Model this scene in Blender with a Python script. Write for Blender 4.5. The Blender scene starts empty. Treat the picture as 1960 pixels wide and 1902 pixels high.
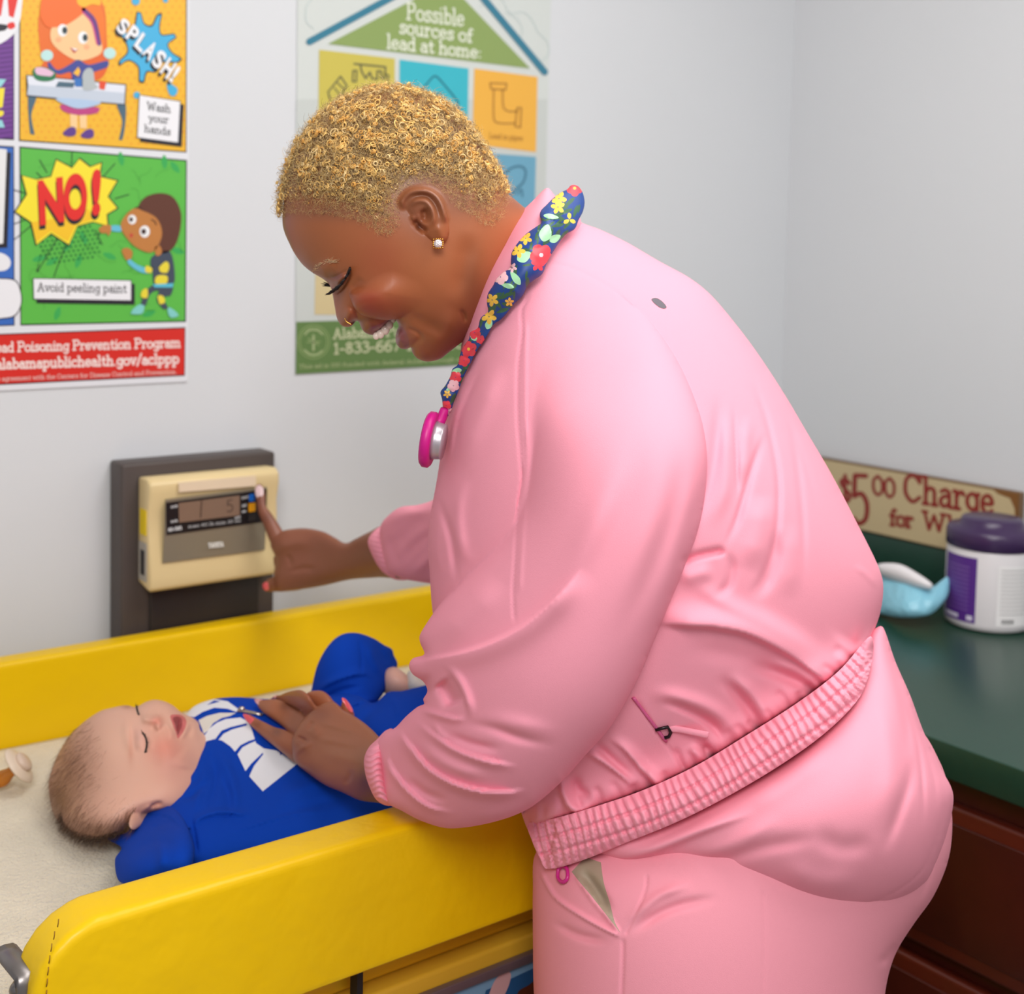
import bpy, bmesh, math, random
import numpy as np
from mathutils import Vector, Matrix
from mathutils.geometry import delaunay_2d_cdt

random.seed(7)
rng = np.random.default_rng(7)
scn = bpy.context.scene
COL = scn.collection

# ---------------------------------------------------------------- camera
F = 2480.; CX = 980.; CY = 645.
YAW, PIT, ROL = np.radians([37.28, 3.86, 1.27])
C0 = np.array([0, 0, 1.52])


def cam_axes(y, p, r):
    cy, sy = np.cos(y), np.sin(y)
    fwd = np.array([sy*np.cos(p), cy*np.cos(p), -np.sin(p)])
    right = np.array([cy, -sy, 0]); up = np.cross(right, fwd)
    return right*np.cos(r)+up*np.sin(r), -right*np.sin(r)+up*np.cos(r), fwd


RT, UP, FW = cam_axes(YAW, PIT, ROL)
cd = bpy.data.cameras.new('camera')
cam = bpy.data.objects.new('camera', cd); COL.objects.link(cam)
cd.sensor_width = 36; cd.sensor_fit = 'HORIZONTAL'
cd.lens = F*36/1960
cd.shift_y = -(951-CY)/1960
cd.clip_start = .05
cd.dof.use_dof = True; cd.dof.focus_distance = 1.02; cd.dof.aperture_fstop = 6.3
M = Matrix([[RT[0], UP[0], -FW[0], C0[0]], [RT[1], UP[1], -FW[1], C0[1]],
            [RT[2], UP[2], -FW[2], C0[2]], [0, 0, 0, 1]])
cam.matrix_world = M
scn.camera = cam

# ---------------------------------------------------------------- light and exposure
scn.view_settings.view_transform = 'Standard'
scn.view_settings.look = 'None'
scn.view_settings.gamma = 1
scn.view_settings.use_curve_mapping = False
scn.view_settings.exposure = -0.1
w = bpy.data.worlds.new('room_ambient'); scn.world = w; w.use_nodes = True
w.node_tree.nodes['Background'].inputs[0].default_value = (.93, .95, 1, 1)
w.node_tree.nodes['Background'].inputs[1].default_value = .40


def area(name, loc, target, size, power, color=(1, 1, 1), size_y=None):
    ld = bpy.data.lights.new(name, 'AREA'); ld.energy = power; ld.color = color
    ld.shape = 'RECTANGLE'; ld.size = size; ld.size_y = size_y or size
    o = bpy.data.objects.new(name, ld); COL.objects.link(o)
    o.location = loc
    o.rotation_euler = (Vector(target)-Vector(loc)).to_track_quat('-Z', 'Y').to_euler()
    return o


area('ceiling_panel_light', (0.95, 0.42, 2.42), (0.95, 0.75, 0), .7, 18.5, (1, .985, .965), 1.2)
area('bounce_flash', (-0.30, -0.40, 2.25), (0.85, 1.0, 1.05), .55, 21, (1, .985, .975))
area('rear_fill', (0.9, -1.2, 1.9), (0.95, 0.9, 1.1), 1.0, 3.5, (1, .97, .95))  # weak fill light added behind the camera, not a window


# ---------------------------------------------------------------- projection helpers (design-time: photo pixel -> point on a real plane)
def ray(x, y): return FW+RT*((x-CX)/F)-UP*((y-CY)/F)
def P(x, y, z): return C0+ray(x, y)*z
def onY(x, y, Y): r = ray(x, y); return C0+r*(Y/r[1])
def onX(x, y, X): r = ray(x, y); return C0+r*(X/r[0])
def onZ(x, y, Z): r = ray(x, y); return C0+r*((Z-C0[2])/r[2])
def proj(p):
    d = np.array(p)-C0; z = d@FW
    return CX+F*(d@RT)/z, CY-F*(d@UP)/z, z


# ---------------------------------------------------------------- object helpers
def lin(c):
    c = np.array(c, float)/255
    return tuple(np.where(c <= .04045, c/12.92, ((c+.055)/1.055)**2.4))


MATS = {}


def mat(name, rgb=None, rough=.6, metal=0, bump=0, bscale=200, spec=.5, noise=0, nscale=30, sss=0,
        coat=0, attr=False, sheen=0, trans=0, bdist=.001, emit=0, wave=None):
    if name in MATS: return MATS[name]
    m = bpy.data.materials.new(name); m.use_nodes = True
    nt = m.node_tree; b = nt.nodes['Principled BSDF']
    c = (*lin(rgb), 1) if rgb is not None else (1, 1, 1, 1)
    b.inputs['Base Color'].default_value = c
    b.inputs['Roughness'].default_value = rough
    b.inputs['Metallic'].default_value = metal
    b.inputs['Specular IOR Level'].default_value = spec
    b.inputs['Coat Weight'].default_value = coat
    b.inputs['Transmission Weight'].default_value = trans
    if sheen:
        b.inputs['Sheen Weight'].default_value = sheen
        b.inputs['Sheen Roughness'].default_value = .5
    if sss:
        b.inputs['Subsurface Weight'].default_value = sss
        b.inputs['Subsurface Radius'].default_value = (1, .35, .2)
        b.inputs['Subsurface Scale'].default_value = .006
    if emit:
        b.inputs['Emission Color'].default_value = c; b.inputs['Emission Strength'].default_value = emit
    src = None
    tc = nt.nodes.new('ShaderNodeTexCoord')
    if attr:
        a = nt.nodes.new('ShaderNodeAttribute'); a.attribute_name = 'print'; src = a.outputs['Color']
    if noise:
        n = nt.nodes.new('ShaderNodeTexNoise'); n.inputs['Scale'].default_value = nscale
        n.inputs['Detail'].default_value = 4
        nt.links.new(tc.outputs['Object'], n.inputs['Vector'])
        mx = nt.nodes.new('ShaderNodeMix'); mx.data_type = 'RGBA'; mx.blend_type = 'MULTIPLY'
        mx.inputs[0].default_value = 1
        rp = nt.nodes.new('ShaderNodeMapRange')
        rp.inputs['From Min'].default_value = .3; rp.inputs['From Max'].default_value = .7
        rp.inputs['To Min'].default_value = 1-noise; rp.inputs['To Max'].default_value = 1+noise*.6
        nt.links.new(n.outputs['Fac'], rp.inputs['Value'])
        if src: nt.links.new(src, mx.inputs[6])
        else: mx.inputs[6].default_value = c
        nt.links.new(rp.outputs['Result'], mx.inputs[7]); src = mx.outputs[2]
    if src: nt.links.new(src, b.inputs['Base Color'])
    if bump:
        n2 = nt.nodes.new('ShaderNodeTexNoise'); n2.inputs['Scale'].default_value = bscale
        n2.inputs['Detail'].default_value = 3
        nt.links.new(tc.outputs['Object'], n2.inputs['Vector'])
        bp = nt.nodes.new('ShaderNodeBump'); bp.inputs['Strength'].default_value = bump
        bp.inputs['Distance'].default_value = bdist
        nt.links.new(n2.outputs['Fac'], bp.inputs['Height']); nt.links.new(bp.outputs['Normal'], b.inputs['Normal'])
    MATS[name] = m
    return m


def tag(o, label=None, cat=None, group=None, kind=None):
    if label: o['label'] = label
    if cat: o['category'] = cat
    if group: o['group'] = group
    if kind: o['kind'] = kind
    return o


def thing(name, loc, label, cat, group=None):
    o = bpy.data.objects.new(name, None); COL.objects.link(o); o.location = tuple(float(v) for v in loc)
    o.empty_display_size = .05
    return tag(o, label, cat, group)


def wloc(o):
    v = np.zeros(3)
    while o is not None:
        v += np.array(o.location); o = o.parent
    return v


def mk(name, V, faces, mats, parent=None, fm=None, smooth=True, cols=None, vcols=None):
    """V in world coordinates; the object origin is its parent's place or its own base."""
    V = np.asarray(V, float)
    if parent is not None: off = wloc(parent)
    else:
        off = np.array([(V[:, 0].min()+V[:, 0].max())/2, (V[:, 1].min()+V[:, 1].max())/2, V[:, 2].min()])
    me = bpy.data.meshes.new(name)
    me.from_pydata((V-off).tolist(), [], [list(map(int, f)) for f in faces])
    if not isinstance(mats, (list, tuple)): mats = [mats]
    for m in mats: me.materials.append(m)
    if fm is not None: me.polygons.foreach_set('material_index', np.asarray(fm, np.int32))
    me.polygons.foreach_set('use_smooth', np.full(len(me.polygons), bool(smooth)))
    if cols is not None:        # one colour per face
        a = me.color_attributes.new('print', 'FLOAT_COLOR', 'CORNER')
        ar = np.ones((len(me.loops), 4), np.float32)
        k = 0
        for f, c in zip(faces, cols):
            ar[k:k+len(f), :3] = c; k += len(f)
        a.data.foreach_set('color', ar.ravel())
    if vcols is not None:
        a = me.color_attributes.new('print', 'FLOAT_COLOR', 'POINT')
        ar = np.ones((len(V), 4), np.float32); ar[:, :3] = vcols
        a.data.foreach_set('color', ar.ravel())
    me.validate(); me.update()
    o = bpy.data.objects.new(name, me); COL.objects.link(o)
    if parent is not None: o.parent = parent
    else: o.location = tuple(off)
    return o


class MB:
    """mesh builder: collects shapes into one mesh"""
    def __init__(s): s.V = []; s.F = []; s.M = []; s.C = []

    def add(s, V, F, m=0, c=(1, 1, 1)):
        k = len(s.V); s.V += [tuple(map(float, v)) for v in V]
        for f in F: s.F.append([i+k for i in f]); s.M.append(m); s.C.append(c)
        return s

    def bm(s, bm, m=0, c=(1, 1, 1), mx=None):
        if mx is not None: bm.transform(mx)
        bm.verts.index_update()
        s.add([v.co[:] for v in bm.verts], [[v.index for v in f.verts] for f in bm.faces], m, c)
        bm.free(); return s

    def box(s, lo, hi, bev=0, seg=3, m=0, c=(1, 1, 1), mx=None):
        lo = np.array(lo, float); hi = np.array(hi, float)
        b = bmesh.new(); bmesh.ops.create_cube(b, size=1)
        for v in b.verts:
            v.co = Vector((lo+hi)/2+np.array(v.co)*(hi-lo))
        if bev: bmesh.ops.bevel(b, geom=b.edges[:], offset=bev, segments=seg, profile=.5, affect='EDGES')
        return s.bm(b, m, c, mx)

    def tube(s, pts, r, n=8, m=0, c=(1, 1, 1), closed=False, cap=True, flat=1.):
        pts = [np.array(p, float) for p in pts]; N = len(pts)
        rr = r if hasattr(r, '__len__') else [r]*N
        T = []
        for i in range(N):
            a = pts[(i-1) % N] if closed or i > 0 else pts[0]
            b = pts[(i+1) % N] if closed or i < N-1 else pts[-1]
            t = b-a; T.append(t/(np.linalg.norm(t)+1e-12))
        nrm = np.cross(T[0], [0, 0, 1.]);
        if np.linalg.norm(nrm) < 1e-3: nrm = np.cross(T[0], [0, 1., 0])
        V = []
        for i in range(N):
            nrm = nrm-T[i]*(nrm@T[i]); nrm /= np.linalg.norm(nrm)+1e-12
            bn = np.cross(T[i], nrm)
            for k in range(n):
                a = 2*math.pi*k/n
                V.append(pts[i]+rr[i]*(math.cos(a)*nrm+flat*math.sin(a)*bn))
        Fs = []
        for i in range(N if closed else N-1):
            j = (i+1) % N
            for k in range(n):
                k2 = (k+1) % n
                Fs.append([i*n+k, i*n+k2, j*n+k2, j*n+k])
        if cap and not closed:
            Fs.append(list(range(n))[::-1]); Fs.append([(N-1)*n+k for k in range(n)])
        return s.add(V, Fs, m, c)

    def lathe(s, prof, axis_o, ax=(0, 0, 1), n=32, m=0, c=(1, 1, 1), cap=True):
        ax = Vector(ax).normalized(); q = ax.to_track_quat('Z', 'Y').to_matrix()
        V = []
        for r, h in prof:
            for k in range(n):
                a = 2*math.pi*k/n
                V.append(np.array(axis_o)+np.array(q @ Vector((r*math.cos(a), r*math.sin(a), h))))
        Fs = []
        for i in range(len(prof)-1):
            for k in range(n):
                k2 = (k+1) % n
                Fs.append([i*n+k, i*n+k2, (i+1)*n+k2, (i+1)*n+k])
        if cap:
            Fs.append(list(range(n))[::-1]); Fs.append([(len(prof)-1)*n+k for k in range(n)])
        return s.add(V, Fs, m, c)

    def build(s, name, mats, parent=None, smooth=True, cols=False):
        return mk(name, s.V, s.F, mats, parent, s.M, smooth, s.C if cols else None)


def autosmooth(o, deg=35):
    me = o.data
    me.polygons.foreach_set('use_smooth', np.ones(len(me.polygons), bool))
    b = bmesh.new(); b.from_mesh(me)
    for e in b.edges:
        if len(e.link_faces) == 2: e.smooth = e.calc_face_angle(0) < math.radians(deg)
    b.to_mesh(me); b.free()
    return o


# ---------------------------------------------------------------- 2D curves
def catmull(pts, closed=True, step=5.):
    """smooth curve through pts, resampled; a third value of 1 makes a sharp corner"""
    n = len(pts); A = np.array([p[:2] for p in pts], float)
    sharp = [len(p) > 2 and p[2] for p in pts]
    out = []
    for i in range(n if closed else n-1):
        p1, p2 = A[i], A[(i+1) % n]
        p0 = A[(i-1) % n] if closed or i > 0 else p1*2-p2
        p3 = A[(i+2) % n] if closed or i < n-2 else p2*2-p1
        t1 = (p2-p0)/2; t2 = (p3-p1)/2
        d = np.linalg.norm(p2-p1)
        if d < 1e-9: continue
        for t, nb in ((t1, 0), (t2, 1)):
            l = np.linalg.norm(t)
            if l > d*1.1: t *= d*1.1/l
        if sharp[i]: t1 = (p2-p1)
        if sharp[(i+1) % n]: t2 = (p2-p1)
        k = max(1, int(round(d/step)))
        for j in range(k):
            t = j/k; t_2 = t*t; t_3 = t_2*t
            out.append((2*t_3-3*t_2+1)*p1+(t_3-2*t_2+t)*t1+(-2*t_3+3*t_2)*p2+(t_3-t_2)*t2)
    if not closed: out.append(A[-1])
    return np.array(out)


def inpoly(X, poly):
    """X (N,2) inside polygon"""
    x, y = X[:, 0], X[:, 1]; c = np.zeros(len(X), bool)
    j = len(poly)-1
    for i in range(len(poly)):
        xi, yi = poly[i]; xj, yj = poly[j]
        if yi != yj:
            c ^= ((yi > y) != (yj > y)) & (x < (xj-xi)*(y-yi)/(yj-yi)+xi)
        j = i
    return c


def segdist(X, A, B, chunk=4000):
    """distance from points X to the segments A-B; also index of nearest and parameter"""
    D = np.empty(len(X)); I = np.empty(len(X), int); Tt = np.empty(len(X))
    d = B-A; L = (d*d).sum(1)+1e-12
    for s in range(0, len(X), chunk):
        x = X[s:s+chunk, None, :]-A[None]
        t = np.clip((x*d).sum(2)/L, 0, 1)
        q = x-t[..., None]*d
        dd = (q*q).sum(2); i = dd.argmin(1)
        D[s:s+chunk] = np.sqrt(dd[np.arange(len(i)), i]); I[s:s+chunk] = i
        Tt[s:s+chunk] = t[np.arange(len(i)), i]
    return D, I, Tt


def stroke(X, pts, w, amp, kind='g', sharp=.18, taper=.35, closed=False):
    """height field of one fold: g = rounded ridge, s = ridge with one steep side (right of travel)"""
    c = catmull(pts, closed, 6.)
    A, B = c[:-1], c[1:]
    ex = 45*w if kind == 'step' else 3*w; lo = c.min(0)-ex; hi = c.max(0)+ex
    m = (X[:, 0] > lo[0]) & (X[:, 0] < hi[0]) & (X[:, 1] > lo[1]) & (X[:, 1] < hi[1])
    out = np.zeros(len(X))
    if not m.any(): return out
    Y = X[m]
    D, I, T = segdist(Y, A, B)
    dv = B[I]-A[I]; r = Y-A[I]
    side = np.sign(dv[:, 0]*r[:, 1]-dv[:, 1]*r[:, 0])   # +1: right of travel on screen (y down)
    s = (I+T)/len(A)
    tp = 1.
    if taper and not closed:
        a = np.clip(s/taper, 0, 1); b = np.clip((1-s)/taper, 0, 1)
        tp = (a*a*(3-2*a))*(b*b*(3-2*b))
        tp = tp+0.0
    if kind == 'g': f = np.exp(-(D/w)**2)
    elif kind == 's': f = np.where(side > 0, np.exp(-(D/(w*sharp))**2), np.exp(-(D/w)**2))
    elif kind == 'step': f = 1/(1+np.exp(np.clip(side*D/w, -30, 30)))*np.exp(-(D/(w*20))**2)
    out[m] = amp*f*tp
    return out


def rbf(ctrl, X):
    """depth from control points (x, y, z)"""
    c = np.array(ctrl, float)
    if c.ndim == 0: return np.full(len(X), float(c))
    if len(c) == 1: return np.full(len(X), c[0, 2])
    n = len(c); sc = 500.
    K = np.sqrt(((c[:, None, :2]-c[None, :, :2])**2).sum(2)+40**2)/sc
    Kk = np.zeros((n+1, n+1)); Kk[:n, :n] = K; Kk[:n, n] = 1; Kk[n, :n] = 1
    s = np.linalg.solve(Kk, np.r_[c[:, 2], 0])
    k = np.sqrt(((X[:, None, :]-c[None, :, :2])**2).sum(2)+40**2)/sc
    return k@s[:n]+s[n]


def poisson(X, T, fixed):
    """solve  -lap h = 2  with h = 0 on fixed vertices, cotangent weights, CG"""
    n = len(X); i, j, k = T[:, 0], T[:, 1], T[:, 2]
    a = X[j]-X[i]; b = X[k]-X[i]; ar = np.abs(a[:, 0]*b[:, 1]-a[:, 1]*b[:, 0])/2+1e-9
    Wi = []; 
    for (p, q, r) in ((0, 1, 2), (1, 2, 0), (2, 0, 1)):
        u = X[T[:, q]]-X[T[:, p]]; v = X[T[:, r]]-X[T[:, p]]
        Wi.append(np.clip((u*v).sum(1)/(2*ar)/2, .01, 20))
    E0 = np.r_[T[:, 1], T[:, 2], T[:, 0]]; E1 = np.r_[T[:, 2], T[:, 0], T[:, 1]]; W = np.r_[Wi[0], Wi[1], Wi[2]]
    diag = np.bincount(E0, W, n)+np.bincount(E1, W, n)
    rhs = 2*np.bincount(T.ravel(), np.repeat(ar/3, 3), n)
    free = ~fixed; rhs = rhs*free
    def A(x):
        d = W*(x[E0]-x[E1])
        return (np.bincount(E0, d, n)-np.bincount(E1, d, n))*free
    diag = np.where(diag > 0, diag, 1)
    x = np.zeros(n); r = rhs-A(x); z = r/diag*free; p = z.copy(); rz = r@z; r0 = rz
    for it in range(900):
        if rz <= r0*1e-9 or rz == 0: break
        Ap = A(p); al = rz/(p@Ap+1e-30); x += al*p; r -= al*Ap
        z = r/diag*free; rn = r@z; p = z+rn/rz*p; rz = rn
    return np.maximum(x, 0)


def puff(name, layers, mats, parent=None, step=5., strokes=(), paint=(), k=.004, back=True, disp=None,
         colf=None, fine=(), flatback=None):
    """A solid body: each layer is an outline (photo pixels) swollen to a real half thickness th (m) about its
    own depth z (m from the lens plane); layers are blended.  Strokes are folds raised on the near side."""
    polys = [catmull(L['o'], True, step) for L in layers]
    ppaint = [catmull(p[0], True, step) for p in paint]
    allp = np.vstack(polys); lo = allp.min(0); hi = allp.max(0)
    pts = []; faces = []
    for pl in polys+ppaint:
        faces.append(list(range(len(pts), len(pts)+len(pl)))); pts += pl.tolist()
    A = np.vstack([pl for pl in polys+ppaint]); B = np.vstack([np.roll(pl, -1, 0) for pl in polys+ppaint])
    # interior points: hex grid + rings hugging the outlines
    def grid(l, h, s):
        xs = np.arange(l[0], h[0]+s, s); ys = np.arange(l[1], h[1]+s, s*.87)
        g = np.array([(x+(s/2 if q % 2 else 0), y) for q, y in enumerate(ys) for x in xs])
        return g
    G = grid(lo, hi, step)
    for (fx0, fy0, fx1, fy1, fs) in fine:
        m = (G[:, 0] > fx0) & (G[:, 0] < fx1) & (G[:, 1] > fy0) & (G[:, 1] < fy1)
        G = np.vstack([G[~m], grid((fx0, fy0), (fx1, fy1), fs)])
    D, _, _ = segdist(G, A, B); G = G[D > step*.55]
    for pl in polys:
        nx = np.roll(pl, -1, 0)-np.roll(pl, 1, 0); nx /= np.linalg.norm(nx, axis=1)[:, None]+1e-9
        nn = np.stack([-nx[:, 1], nx[:, 0]], 1)
        for d in (.08, .3):
            for sg in (1, -1):
                R = pl+nn*sg*d*step
                dd, _, _ = segdist(R, A, B); G = np.vstack([G, R[(dd > d*step*.8)]])
    ins = np.zeros(len(G), bool)
    for pl in polys: ins |= inpoly(G, pl)
    G = G[ins]
    allv = [Vector(p) for p in pts]+[Vector(p) for p in G.tolist()]
    ov, oe, of, _, _, orf = delaunay_2d_cdt(allv, [], faces, 1, 1e-4)
    X = np.array([v[:] for v in ov]); T = np.array(of)
    cen = X[T].mean(1)
    inside = [inpoly(cen, pl) for pl in polys]
    keep = np.any(inside, 0); T = T[keep]; cen = cen[keep]; inside = [i[keep] for i in inside]
    # consistent winding
    a = X[T[:, 1]]-X[T[:, 0]]; b = X[T[:, 2]]-X[T[:, 0]]; cr = a[:, 0]*b[:, 1]-a[:, 1]*b[:, 0]
    ok = np.abs(cr) > 1e-7
    T[cr < 0] = T[cr < 0][:, ::-1]; T = T[ok]; cen = cen[ok]; inside = [i[ok] for i in inside]
    n = len(X)

    def bverts(Tm):
        E = np.sort(np.vstack([Tm[:, [0, 1]], Tm[:, [1, 2]], Tm[:, [2, 0]]]), 1)
        key = E[:, 0].astype(np.int64)*n+E[:, 1]
        u, c = np.unique(key, return_counts=True)
        u = u[c == 1]; fx = np.zeros(n, bool); fx[u//n] = True; fx[u % n] = True
        return fx
    zf = np.full(n, np.inf); zb = np.full(n, -np.inf)
    kk = k(X) if callable(k) else np.full(n, k)
    for L, ins_ in zip(layers, inside):
        Tm = T[ins_]
        fx = bverts(Tm); used = np.zeros(n, bool); used[Tm.ravel()] = True
        h = poisson(X, Tm, fx | ~used)
        hm = h.max()
        th = L.get('th', .05); pw = L.get('p', .5)
        t = np.where(used, th*(np.maximum(h/hm, 0))**pw, 0)
        mz = L['z'](X) if callable(L['z']) else rbf(L['z'], X)
        f = mz-t
        for s_ in L.get('s', ()):
            f = f-stroke(X, *s_[:-1], **s_[-1])*np.clip(t/(.25*th), 0, 1) if isinstance(s_[-1], dict) else f-stroke(X, *s_)*np.clip(t/(.25*th), 0, 1)
        bk = mz+t*L.get('b', 1.)
        both = used & np.isfinite(zf)
        hh = np.clip(.5+.5*(f-zf)/np.maximum(kk, 1e-6), 0, 1) if both.any() else None
        new = np.where(used, f, zf)
        if both.any():
            a_, b_ = zf[both], f[both]; q = hh[both]; kb = kk[both]
            new[both] = b_*(1-q)+a_*q-kb*q*(1-q)
        zf = new
        zb = np.where(used, np.maximum(zb, bk), zb)
    fx = bverts(T)
    used = np.zeros(n, bool); used[T.ravel()] = True
    ring = np.where(fx)[0]
    # boundary distance for fading folds
    d, _, _ = segdist(X, A, B) if len(X) < 9000 else (None, None, None)
    add = np.zeros(n)
    for s_ in strokes:
        add += stroke(X, *s_[:-1], **s_[-1]) if isinstance(s_[-1], dict) else stroke(X, *s_)
    if disp is not None: add += disp(X)
    edge = np.clip((zb-zf)/.02, 0, 1)
    zf = np.where(used & ~fx, zf-add*edge, zf)
    zb = np.maximum(zb, zf+1e-4)
    zb[fx] = zf[fx]
    if flatback is not None: zb = np.where(fx, zf, np.minimum(zb, zf+flatback))
    # vertices
    idx = -np.ones(n, int); uo = np.where(used)[0]; idx[uo] = np.arange(len(uo))
    def PV(X, z):
        r = FW[None]+RT[None]*((X[:, :1]-CX)/F)-UP[None]*((X[:, 1:]-CY)/F)
        return C0[None]+r*z[:, None]
    Vf = PV(X[uo], zf[uo])
    Tf = idx[T]
    if back:
        bi = uo[~fx[uo]]; idb = idx.copy(); idb[bi] = len(uo)+np.arange(len(bi))
        Vb = PV(X[bi], zb[bi]); Tb = idb[T][:, ::-1]
        V = np.vstack([Vf, Vb]); FT = np.vstack([Tf, Tb])
        XY = np.vstack([X[uo], X[bi]]); cc = np.vstack([cen, cen])
    else: V, FT, XY, cc = Vf, Tf, X[uo], cen
    FT = FT[:, ::-1] if np.cross(Vf[Tf[0, 1]]-Vf[Tf[0, 0]], Vf[Tf[0, 2]]-Vf[Tf[0, 0]])@FW > 0 else FT
    fm = np.zeros(len(FT), int)
    for p_, pl in zip(paint, ppaint):
        m = inpoly(cc, pl)
        if back: m[len(cen):] = m[len(cen):] & bool(len(p_) > 2 and p_[2])
        fm[m] = p_[1]
    vc = colf(XY) if colf is not None else None
    if vc is not None: vc = vc[:len(V)]
    o = mk(name, V, FT, mats, parent, fm, True, None, vc)
    o['_n'] = 0; del o['_n']
    surf[name] = (X[used], zf[used])
    return o


surf = {}


def zfield(name, off=0., every=6):
    """depth function that follows an already finished body"""
    Xs, zs_ = surf[name]
    def f(X):
        out = np.empty(len(X))
        for a in range(0, len(X), 500):
            d = ((X[a:a+500, None]-Xs[None])**2).sum(2); i = np.argpartition(d, every, 1)[:, :every]
            w_ = 1/(np.take_along_axis(d, i, 1)+30); out[a:a+500] = (zs_[i]*w_).sum(1)/w_.sum(1)
        return out+off
    return f


def zat(name, x, y):
    """depth of the near side of a finished body at a photo pixel"""
    X, z = surf[name]
    d = ((X-np.array([x, y]))**2).sum(1); i = np.argsort(d)[:4]
    w_ = 1/(d[i]+.5)
    return float((z[i]*w_).sum()/w_.sum())


def join_into(o, others):
    """merge meshes (same parent) into o without operators"""
    b = bmesh.new(); b.from_mesh(o.data)
    for q in others:
        k = len(o.data.materials)
        for m in q.data.materials:
            if m.name not in [a.name for a in o.data.materials]: o.data.materials.append(m)
        names = [a.name for a in o.data.materials]
        mp = [names.index(m.name) for m in q.data.materials]
        nf = len(b.faces); b.from_mesh(q.data); b.faces.ensure_lookup_table()
        for f in b.faces[nf:]: f.material_index = mp[f.material_index]
        me = q.data; bpy.data.objects.remove(q); 
    b.to_mesh(o.data); b.free()
    return o
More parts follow.
